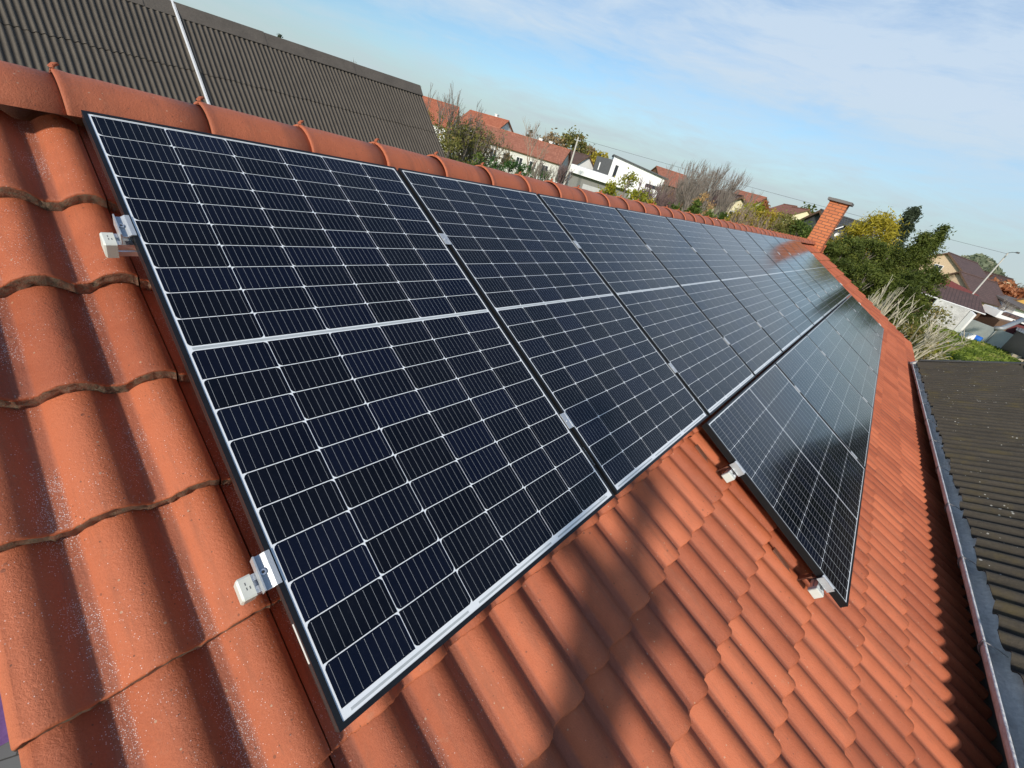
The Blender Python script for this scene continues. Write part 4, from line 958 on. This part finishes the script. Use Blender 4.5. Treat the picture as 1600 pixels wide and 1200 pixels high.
a_, c_ = pol(29.5, 128), pol(25.2, 122)
gable_house('red_roofed_house', 'red brown roofed house with dark gable behind the white modern house', pol(26.0, 121), pol(22.6, 126), 9, 6.2, hz(1.95, 122), RF_RB, BROWNW)
gable_house('cream_house', 'small cream gabled house with brown roof among the shrubs', pol(18.6, 62), pol(15.9, 56), 5.6, hz(-.2, 58), hz(1.45, 58), RF_BR, CREAM, windows=[('1', 0, 4.1, 1.0, 1.0)])
gable_house('red_roofed_house', 'red roof peeking over the cream gabled house', pol(16.4, 95), pol(13.6, 92), 8, 6.0, hz(2.0, 93), RF_RB, CREAM)
gable_house('red_roofed_house', 'red roofed house with pale gable left of the chimney, left of the pair', pol(11.5, 128), pol(10.3, 120), 8, 6.8, hz(2.0, 122), RF_RB, CREAM)
gable_house('red_roofed_house', 'red roofed cream house nearer the chimney with white arched gable', pol(10.6, 112), pol(9.1, 102), 7, 6.6, hz(2.0, 104), RF_RB, CREAM, windows=[('1', 0, 4.6, 1.4, 1.2)])
# dark roofed house behind the chimney, with dormer and satellite dish
dh = gable_house('dark_roofed_house', 'house with dark grey roof and a small dormer right of the brick chimney', pol(7.75, 50), pol(4.3, 53), 9.5, 3.9, hz(2.3, 50), RF_DK, CHAR, windows=[('f', 1.5, 1.0, 1.2, 1.2)])
b = MB(); dc = pol(5.2, 42.6); zz_ = hz(.25, 42)
M = Matrix.Translation((dc.x, dc.y, 0)) @ Matrix.Rotation(R_(185), 4, 'Z')
b.add([M @ Vector(q) for q in [(0, -1.1, zz_ - .2), (0, 1.1, zz_ - .2), (0, 0, zz_ + .75), (-3, -1.1, zz_ - .2), (-3, 1.1, zz_ - .2), (-3, 0, zz_ + .75)]], [(0, 1, 2), (3, 5, 4), (0, 3, 4, 1), (1, 4, 5, 2), (2, 5, 3, 0)])
db = b.build('dormer', CHAR, None); 
b = MB()
b.add([M @ Vector(q) for q in [(.35, -1.5, zz_ - .25), (.35, 0, zz_ + 1.0), (-3, 0, zz_ + 1.0), (-3, -1.5, zz_ - .25), (.35, 1.5, zz_ - .25), (-3, 1.5, zz_ - .25)]], [(0, 1, 2, 3), (1, 4, 5, 2)])
b.add([M @ Vector(q) for q in [(.35, -1.5, zz_ - .35), (.35, 0, zz_ + .9), (-3, 0, zz_ + .9), (-3, -1.5, zz_ - .35), (.35, 1.5, zz_ - .35), (-3, 1.5, zz_ - .35)]], [(3, 2, 1, 0), (2, 5, 4, 1)])
dr_ = b.build('dormer_roof', RF_DK, None)
b = MB()
b.add([M @ Vector(q) for q in [(.37, -1.5, zz_ - .35), (.37, -1.5, zz_ - .26), (.37, -.1, zz_ + .93), (.37, -.1, zz_ + .84)]], [(0, 1, 2, 3)])
dw_ = b.build('white_bargeboard', WHITE, None)
for q in (db, dr_, dw_):
    q.parent = dh; q.matrix_parent_inverse = dh.matrix_world.inverted()
ds = thing('satellite_dish', 'round white satellite dish on the dark roofed house by the chimney', 'satellite dish', M @ Matrix.Translation((.75, -.15, zz_ + .2)))
b = MB(); rings = [(.09, .02), (.17, .06)]; vs = [(0.0, 0, 0)]; fs = []
for rr_, xx in rings: vs += [(xx, rr_ * math.cos(a), rr_ * math.sin(a)) for a in [2 * math.pi * k / 20 for k in range(20)]]
for k in range(20):
    fs.append((0, 1 + k, 1 + (k + 1) % 20))
    for i in (0,): fs.append((1 + i*20 + k, 21 + i*20 + k, 21 + i*20 + (k+1) % 20, 1 + i*20 + (k+1) % 20))
b.add(vs, fs); b.build('dish', WHITE, ds, smooth=True)
b = MB(); b.tube([(0, 0, -.1), (-.4, 0, -.35)], .025, 6); b.tube([(.05, 0, -.5), (.5, 0, -.05)], .012, 5); b.build('arm', GREYM, ds)
# ------- houses on the right
gable_house('beige_house', 'beige gabled house with maroon brown roof behind the junipers, the farther one', pol(-5.6, 104), pol(-3.45, 92), 8.6, hz(.1, 92), hz(1.75, 92), RF_MB, BEIGE, windows=[('1', 0, 5.2, 1.1, 1.0)])
gable_house('beige_house', 'beige gable with brown roof just in front of the farther beige house', pol(-7.6, 93), pol(-5.1, 84), 7.0, hz(-1.2, 84), hz(.55, 84), RF_MB, BEIGE)
gable_house('brown_roofed_house', 'wide brown roofed house left of the rust coloured tree', pol(-4.6, 118), pol(-8.2, 112), 10, 4.9, hz(1.1, 114), RF_BR, BEIGE)
ml = thing('lean_to', 'maroon boarded lean-to with a dark brown sheet roof beside the grey wall', 'shed', Matrix.Identity(4))
prism_pix('wall', MAROON, ml, -3.4, 78, -7.3, 78, 0, 0, hz(-.1, 78), hz(-.85, 78), 3)
o, A4, B4, _ = prism_pix('lower_wall', BROWNW, ml, -3.9, 73.5, -8.3, 73.5, 0, 0, 2.4, 2.4, 3.5)
A = pol(-3.6, 72.3); B = pol(-8.57, 72.0); C_ = pol(-7.3, 77.5); D_ = pol(-3.4, 77.5)
b = MB(); za_, zb_ = hz(-2.1, 72), hz(-.9, 77.5)
b.add([(A.x, A.y, za_), (B.x, B.y, za_), (C_.x, C_.y, zb_), (D_.x, D_.y, zb_), (A.x, A.y, za_ - .12), (B.x, B.y, za_ - .12), (C_.x, C_.y, zb_ - .12), (D_.x, D_.y, zb_ - .12)], [(0, 1, 2, 3), (7, 6, 5, 4), (0, 4, 5, 1), (1, 5, 6, 2)])
b.build('roof', RF_MB, ml)
b = MB(); b.tube([(A.x, A.y, za_ - .05), (B.x, B.y, za_ - .05)], .07, 6); b.build('gutter', WHITE, ml)
gw = thing('grey_wall', 'weathered grey rendered wall below the maroon lean-to', 'wall', Matrix.Identity(4))
prism_pix('wall_panel', simple('stained_grey_wall', (0.46, 0.46, 0.45), .9, 0, .35, .9), gw, -5.0, 69, -7.55, 70, 0, 0, 2.6, 2.55, .25)
prism_pix('white_pier', WHITE, gw, -7.56, 69.9, -7.95, 69.6, 0, 0, 2.5, 2.3, .35)
# pale concrete fence of two big panels along the lawn
def slab(name, mat, parent, pts, th=.18):
    P_ = []
    for az, el, z_ in pts:
        D = (CAMP.z - z_) / math.tan(R_(-el)); P_.append(pol(az, D, z_))
    n = len(P_); b = MB(); b.add([tuple(q) for q in P_] + [(q.x, q.y, q.z - th) for q in P_], [tuple(range(n)), tuple(range(2*n-1, n-1, -1))] + [(i, n + i, n + (i+1) % n, (i+1) % n) for i in range(n)]); return b.build(name, mat, parent), P_
fr = thing('concrete_fence', 'pale concrete fence of two large smooth panels behind the lawn', 'fence', Matrix.Identity(4))
prism_pix('fence_panel', CONC, fr, -8.02, 70.7, -9.90, 69, 0, 0, 1.72, 1.72, .12)
prism_pix('fence_panel', CONC, fr, -9.96, 69, -11.9, 66.3, 0, 0, 1.76, 1.80, .12)
prism_pix('fence_post', simple('fence_post', (.30, .31, .29), .9), fr, -9.90, 68.9, -9.96, 68.9, 0, 0, 1.8, 1.8, .2)
prism_pix('fence_post', BROWNW, fr, -11.9, 66.2, -12.05, 66.2, 0, 0, 1.9, 1.9, .2)
br_ = thing('water_barrel', 'bright blue plastic barrel lying at the edge of the lawn', 'barrel', Matrix.Translation(pol(-9.2, 66.5, .32)) @ Matrix.Rotation(R_(75), 4, 'Z') @ Matrix.Rotation(R_(90), 4, 'Y'))
b = MB(); b.tube([(0, 0, -.48), (0, 0, -.45), (0, 0, -.15), (0, 0, .15), (0, 0, .45), (0, 0, .48)], [.26, .29, .32, .32, .29, .26], 18); b.build('barrel_body', BLUEP, br_, smooth=False)
b = MB(); b.tube([(0, 0, -.165), (0, 0, -.135)], .335, 18); b.tube([(0, 0, .135), (0, 0, .165)], .335, 18); b.build('hoops', BLUEP, br_)
b = MB(); q = pol(-8.62, 65.5); M = Matrix.Translation((q.x, q.y, .3)) @ Matrix.Rotation(R_(30), 4, 'Z') @ Matrix.Rotation(R_(12), 4, 'Y'); b.box((-.5, -.35, -.3), (.5, .35, .3), M=M); b.box((-.42, -.27, .3), (.42, .27, .33), 0, M=M)
tag(b.build('white_crate', WHITE), 'white box tipped beside the blue barrel', 'crate')
for i in range(16):
    r = random.Random(900 + i); q = pol(-12.0 - r.uniform(0, 1.3), 60 + r.uniform(0, 9)); s_ = r.uniform(.18, .45)
    b = MB(); vs = []
    for k in range(8):
        vs.append(((1 if k & 1 else -1) * s_ * r.uniform(.6, 1), (1 if k & 2 else -1) * s_ * r.uniform(.5, .9), (1 if k & 4 else 0) * s_ * r.uniform(.6, 1.1)))
    b.add(vs, [(0, 2, 3, 1), (4, 5, 7, 6), (0, 1, 5, 4), (1, 3, 7, 5), (3, 2, 6, 7), (2, 0, 4, 6)])
    o = b.build('rubble_block', simple('rubble', (0.50, 0.42, 0.30), .95, 0, .3, 3), M=Matrix.Translation((q.x, q.y, 0)) @ Matrix.Rotation(r.uniform(0, 6), 4, 'Z'))
    tag(o, 'pale broken block in the rubble heap at the right edge of the lawn', 'rubble', 'broken blocks in the rubble heap')
# white low buildings, yellow gable and shed to the right
wb = thing('white_annex', 'white flat annex with a grey roof edge behind the lean-to', 'building', Matrix.Identity(4))
prism_pix('wall', WHITE, wb, -7.2, 92, -9.9, 88, 0, 0, hz(-.35, 92), hz(-.95, 88), 5)
prism_pix('roof', simple('grey_brown_felt', (.13, .11, .10), .8), wb, -7.1, 91.5, -10.1, 87.4, hz(-.35, 92) + .004, hz(-.95, 88) + .004, hz(-.2, 92), hz(-.8, 88), 5.6)
bw = thing('brown_shed', 'dark brown timber shed with a white roof box before the white annex', 'shed', Matrix.Identity(4))
prism_pix('wall', BROWNW, bw, -8.3, 80, -9.6, 78, 0, 0, hz(-1.9, 80), hz(-2.2, 78), 4); prism_pix('roof', WHITE, bw, -8.0, 79.5, -9.2, 78.5, hz(-1.9, 80) + .01, hz(-2.1, 78) + .01, hz(-1.35, 80), hz(-1.5, 78), 3)
gable_house('yellow_house', 'small orange roofed house with a yellow gable by the right edge', pol(-10.9, 106), pol(-10.3, 93), 5.0, hz(-.75, 93), hz(.35, 93), RF_RB, CREAM, YELLW)
ms_ = thing('maroon_shed', 'maroon walled shed with brown roof by the right edge', 'shed', Matrix.Identity(4))
prism_pix('wall', MAROON, ms_, -10.4, 70, -14.0, 70, 0, 0, hz(-2.0, 70), hz(-2.1, 70), 4); prism_pix('roof', RF_MB, ms_, -9.4, 69.5, -14.2, 69.5, hz(-1.75, 70), hz(-1.85, 70), hz(-1.5, 70), hz(-1.6, 70), 5)
gs = thing('grey_sheet_shed', 'grey ribbed metal sheet roof with dark opening beside the flat roofed shed', 'shed', Matrix.Identity(4))
s3, P3 = slab('roof_sheet', GREYM, gs, [(-10.7, -1.95, 2.7), (-13.5, -2.0, 2.7), (-13.2, -2.75, 2.3), (-10.9, -2.5, 2.3)], .06)
b = MB()
for i in range(14):
    f_ = i / 13; q0 = P3[0].lerp(P3[1], f_); q1 = P3[3].lerp(P3[2], f_); b.tube([q0 + Vector((0, 0, .02)), q1 + Vector((0, 0, .02))], .03, 4)
b.build('ribs', GREYM, gs)
c0 = sum(P3, Vector()) / 4; ins = [c0 + (q - c0) * .9 for q in P3]
b = MB(); b.add([(q.x, q.y, 0) for q in ins] + [(q.x, q.y, 2.2) for q in ins], [(i, (i+1) % 4, 4 + (i+1) % 4, 4 + i) for i in range(4)]); b.build('wall', DARK, gs)
b = MB(); q0 = pol(-9.7, 62, 2.0); q1 = pol(-10.1, 62, 2.25); q2 = pol(-10.75, 66, 3.4); b.tube([q0, q1, q2], .22, 8); tag(b.build('flue_pipe', GREYM, smooth=True), 'bent grey pipe rising beside the ribbed metal roof', 'pipe')
# ------- trees right
tree('rust_tree', 'broad rust coloured tree in front of the far wooded hill', 'tree', -8.3, 104, 0.4, 4.0, L_OR, n=3600, clumps=80, leaf=.38, seed=200, h0f=.3)
tree('rust_tree', 'second rust coloured tree nearer the right edge', 'tree', -10.4, 106, 0.1, 3.6, L_OR, n=3000, clumps=70, leaf=.38, seed=201, h0f=.3)
bare('bare_tree', 'small bare tree between the shed roofs', 'tree', -9.0, 80, -.2, .5, seed=202, levels=4, twig=.02, width=1.4)
for i, (az, el) in enumerate([(-9.6, 1.1), (-11.6, .9), (-13.5, 1.0)]):
    bare('bare_tree', ('greyish bare tree below the wooded hill, left one', 'greyish bare tree below the wooded hill, middle one', 'greyish bare tree below the wooded hill, right one')[i], 'tree', az, 130, el, .6, seed=210 + i, levels=5, twig=.04, width=4.2, bark=BARK)
for i, (az, D, el, rd) in enumerate([(-22, 30, 10.5, 3.4), (-28, 27, 13, 3.4), (-35, 26, 12, 3.2), (-42, 25, 14, 3.4)]):
    tree('evergreen_tree', ('tall dark evergreen beyond the outbuilding, nearest the lawn', 'tall dark evergreen beyond the outbuilding, second from the lawn', 'tall dark evergreen beyond the outbuilding, third from the lawn', 'tall dark evergreen beyond the outbuilding, farthest from the lawn')[i], 'tree', az, D, el, rd, L_SP, n=7000, clumps=90, leaf=.22, seed=300 + i, h0f=.15)
# far wooded hill
b = MB(); nx, ny = 40, 10; vs = []
for j in range(ny + 1):
    for i in range(nx + 1):
        az = -1 - 16 * i / nx; D = 330 + 260 * j / ny
        prof = math.exp(-((az + 5.6) / 2.3) ** 2) * 1.0 + math.exp(-((az + 14) / 6) ** 2) * .55
        q = pol(az, D); vs.append((q.x, q.y, -1 + 18 * prof * math.sin(math.pi * min(1, j / ny * 1.0 + .02)) + .8 * math.sin(i * 1.9 + j)))
b.add(vs, [(j*(nx+1)+i, (j+1)*(nx+1)+i, (j+1)*(nx+1)+i+1, j*(nx+1)+i+1) for j in range(ny) for i in range(nx)])
tag(b.build('hill', simple('hill_ground', (0.16, 0.17, 0.12), .95, 0, .3, .05), smooth=True), kind='structure')
g = np.random.default_rng(77); n = 9000
A_ = g.uniform(-16.5, -1.5, n); J = g.uniform(0.05, .8, n)
pr_ = np.exp(-((A_ + 5.6) / 2.3) ** 2) + np.exp(-((A_ + 14) / 6) ** 2) * .55
D_ = 330 + 260 * J; Z_ = -1 + 18 * pr_ * np.sin(np.pi * np.minimum(1, J + .02)) + g.uniform(.5, 4.5, n)
P_ = np.stack([CAMP.x + D_ * np.cos(np.radians(A_)), CAMP.y + D_ * np.sin(np.radians(A_)), Z_], 1)
tag(leafobj('far_woodland', leaves(P_, 2.6, 5, 1.3), g.uniform(0, 1, n), L_FAR, None), kind='stuff')
# distant tree belts that close the view between the houses
for s_, (a0, a1, D0, D1, h_, mt, nm) in enumerate([(16, 72, 190, 260, 8.5, L_FG, 'far_tree_belt'), (-20, 18, 190, 260, 6.5, L_FG, 'far_tree_belt')]):
    n = 9000; A_ = g.uniform(a0, a1, n); D_ = g.uniform(D0, D1, n)
    cl_ = (np.sin(A_ * 2.3 + s_) * .5 + np.sin(A_ * 5.1) * .3 + np.sin(A_ * 11.7) * .2) * .22 + .78
    Z_ = g.uniform(0, 1, n) ** .8 * h_ * cl_
    P_ = np.stack([CAMP.x + D_ * np.cos(np.radians(A_)), CAMP.y + D_ * np.sin(np.radians(A_)), Z_], 1)
    tag(leafobj(nm, leaves(P_, 1.7, 6 + s_, 1.3), g.uniform(0, 1, n), mt, None), kind='stuff')
# ------- poles and wires
up = thing('utility_pole', 'pale concrete utility pole beside the gabled house and garage', 'utility pole', Matrix.Translation(pol(36.0, 68)))
h_ = hz(2.5, 68); b = MB(); b.tube([(0, 0, 0), (0, 0, h_)], [.16, .10], 8); b.build('pole_shaft', POLE, up)
b = MB(); M = Matrix.Rotation(R_(36), 4, 'Z'); b.box((-.08, -.5, h_ - .45), (.08, .5, h_ - .35), M=M); b.tube([M @ Vector((0, -.4, h_ - .35)), M @ Vector((0, -.4, h_ - .1))], .04, 6); b.tube([M @ Vector((0, .4, h_ - .35)), M @ Vector((0, .4, h_ - .1))], .04, 6); b.build('crossarm', GREYM, up)
b = MB(); b.tube([(0, .25, 0), (0, .1, h_ * .55)], [.14, .11], 6); b.build('brace_stub', POLE, up)
lp = thing('street_lamp', 'pale slanting looking street lamp pole above the beige houses', 'street lamp', Matrix.Translation(pol(-6.85, 78)))
h2 = hz(3.0, 78); b = MB(); b.tube([(0, 0, 0), (0, 0, h2 - .1)], [.11, .07], 8); b.build('pole_shaft', POLE, lp)
b = MB(); b.tube([(0, 0, h2 - .1), (-.3, -.2, h2 + .05), (-.9, -.5, h2 + .12)], .035, 6); b.build('arm', GREYM, lp); b = MB(); b.box((-1.35, -.68, h2 + .04), (-.8, -.42, h2 + .18)); b.build('lamp_head', DARK, lp)
def wire(a, c, sag, label, rad=.012):
    pts = []
    for k in range(25):
        f_ = k / 24; q = a.lerp(c, f_); q.z -= sag * 4 * f_ * (1 - f_); pts.append(q)
    b = MB(); b.tube(pts, rad, 4, cap=False); tag(b.build('overhead_wire', WIRE), label, 'wire')
pt = pol(36.0, 68, h_ - .15)
wire(pt, pol(-6.85, 78, h2 - .2), .25, 'thin overhead wire running right from the utility pole, behind the chimney, to the lamp pole', .016)
# ================================================================== PHOTOGRAPHER ON A LADDER BESIDE THE GABLE
lad = thing('ladder', 'aluminium ladder leaning at the near gable under the photographer', 'ladder', Matrix.Translation((-0.95, -2.42, 0)) @ Matrix.Rotation(R_(6), 4, 'Y'))
for yy in (-.2, .2):
    b = MB(); b.box((-.02, yy - .03, 0), (.02, yy + .03, 3.75)); b.build('side_rail', ALU, lad)
for k in range(12):
    b = MB(); b.tube([(0, -.2, .25 + k * .28), (0, .2, .25 + k * .28)], .014, 8); b.build('rung', ALU, lad)
def skin(name, verts, edges, rads, mat, parent, root=0, sub=2):
    me = bpy.data.meshes.new(name); me.from_pydata(verts, edges, []); me.materials.append(mat)
    o = bpy.data.objects.new(name, me); COL.objects.link(o); o.parent = parent
    sk = o.modifiers.new('skin', 'SKIN'); sk.use_smooth_shade = True
    for i, r in enumerate(rads):
        v_ = me.skin_vertices[0].data[i]; v_.radius = (r, r) if isinstance(r, (int, float)) else r
        v_.use_root = (i == root)
    ss = o.modifiers.new('sub', 'SUBSURF'); ss.levels = sub; ss.render_levels = sub; return o
SKIN = simple('skin', (0.55, 0.33, 0.24), .5, 0, .06, 20); JACK = simple('dark_jacket', (0.05, 0.055, 0.075), .85, 0, .2, 20); TROU = simple('work_trousers', (0.06, 0.07, 0.06), .9, 0, .2, 20); HAIR = simple('dark_hair', (0.03, 0.02, 0.015), .7, 0, .2, 60)
px0, py0, pz0 = -0.66, -2.38, 3.55
ps = thing('person', 'person in dark jacket standing on the ladder, holding a phone out over the roof', 'person', Matrix.Translation((px0, py0, pz0)))
hip, ch, nk, hd = (0, 0, .92), (.02, 0, 1.25), (.03, 0, 1.47), (.05, 0, 1.60)
V_ = [hip, (.0, 0, 1.08), ch, nk, hd, (.06, 0, 1.72),
      (0, .10, .86), (-.02, .11, .47), (-.10, .11, .06), (.02, .11, .02),
      (0, -.10, .86), (.04, -.11, .49), (-.08, -.11, .06), (.04, -.11, .02),
      (.03, .19, 1.40), (.16, .34, 1.27), (.37, .40, 1.56), (.43, .42, 1.63),
      (.03, -.19, 1.40), (.15, -.14, 1.16), (.31, .12, 1.42), (.40, .30, 1.56)]
E_ = [(0,1),(1,2),(2,3),(3,4),(4,5),(0,6),(6,7),(7,8),(8,9),(0,10),(10,11),(11,12),(12,13),(2,14),(14,15),(15,16),(16,17),(2,18),(18,19),(19,20),(20,21)]
Rr = [(.125,.10),(.12,.095),(.14,.10),.05,.075,.065,.072,.052,.038,.032,.072,.052,.038,.032,.05,.038,.030,.025,.05,.038,.030,.025]
skin('body', V_, E_, Rr, JACK, ps)
b = MB(); b.tube([(.05, 0, 1.50), (.055, 0, 1.53), (.06, 0, 1.58), (.06, 0, 1.66), (.05, 0, 1.73), (.045, 0, 1.77)], [.045, .070, .088, .092, .075, .03], 14); b.tube([(.135, 0, 1.64), (.165, 0, 1.615), (.150, 0, 1.605)], [.010, .014, .012], 6)
for sy in (-1, 1): b.tube([(.128, .03 * sy, 1.645), (.146, .03 * sy, 1.645)], [.012, .006], 8); b.tube([(.05, .088 * sy, 1.62), (.05, .100 * sy, 1.64)], [.02, .016], 6)
b.build('face', SKIN, ps, smooth=True)
b = MB(); b.tube([(.03, 0, 1.60), (.025, 0, 1.68), (.03, 0, 1.76), (.035, 0, 1.80)], [.088, .100, .088, .03], 14); b.build('hair', HAIR, ps, smooth=True)
def hand(name, base, fwd, side, up_, parent):
    base, fwd, side, up_ = Vector(base), Vector(fwd).normalized(), Vector(side).normalized(), Vector(up_).normalized()
    vs = [base, base + fwd * .05, base + fwd * .085]; es = [(0, 1), (1, 2)]; rs = [.024, (.038, .016), (.036, .014)]
    for k, (o_, L) in enumerate(((-.028, .060), (-.010, .070), (.009, .066), (.026, .052))):
        n0 = len(vs); p_ = base + fwd * .092 + side * o_
        vs += [p_, p_ + fwd * L * .45 + up_ * .008, p_ + fwd * L * .72 + up_ * .030, p_ + fwd * L * .70 + up_ * .048]; es += [(2, n0), (n0, n0+1), (n0+1, n0+2), (n0+2, n0+3)]; rs += [.0095, .009, .0085, .0075]
    n0 = len(vs); vs += [base + fwd * .035 - side * .042, base + fwd * .065 - side * .055 + up_ * .02, base + fwd * .085 - side * .045 + up_ * .04]; es += [(1, n0), (n0, n0+1), (n0+1, n0+2)]; rs += [.012, .010, .0085]
    return skin(name, [tuple(q) for q in vs], es, rs, SKIN, parent, 0, 1)
base = CAMP - Vector((px0, py0, pz0))
cb_ = Vector(rm.col[2]); cr_ = Vector(rm.col[0]); cu_ = Vector(rm.col[1])        # behind, right and up of the lens
hand('hand', base + cb_ * .075 - cu_ * .11 - cr_ * .0, cu_ * .8 - cb_ * .25, cr_, cb_ * -1 * .3 - cu_ * .0 + cb_ * .0 - cb_ * .7, ps)
hand('hand', (.40, .30, 1.56), (.3, .8, .5), (0, 1, 0), (0, 0, -1), ps)
ph = thing('phone', 'black phone held out over the roof by the photographer', 'phone', Matrix.Translation(CAMP + cb_ * .022) @ rm.to_4x4())
b = MB(); b.box((-.130, -.062, .0), (.022, .014, .008)); b.build('phone_body', DARK, ph)
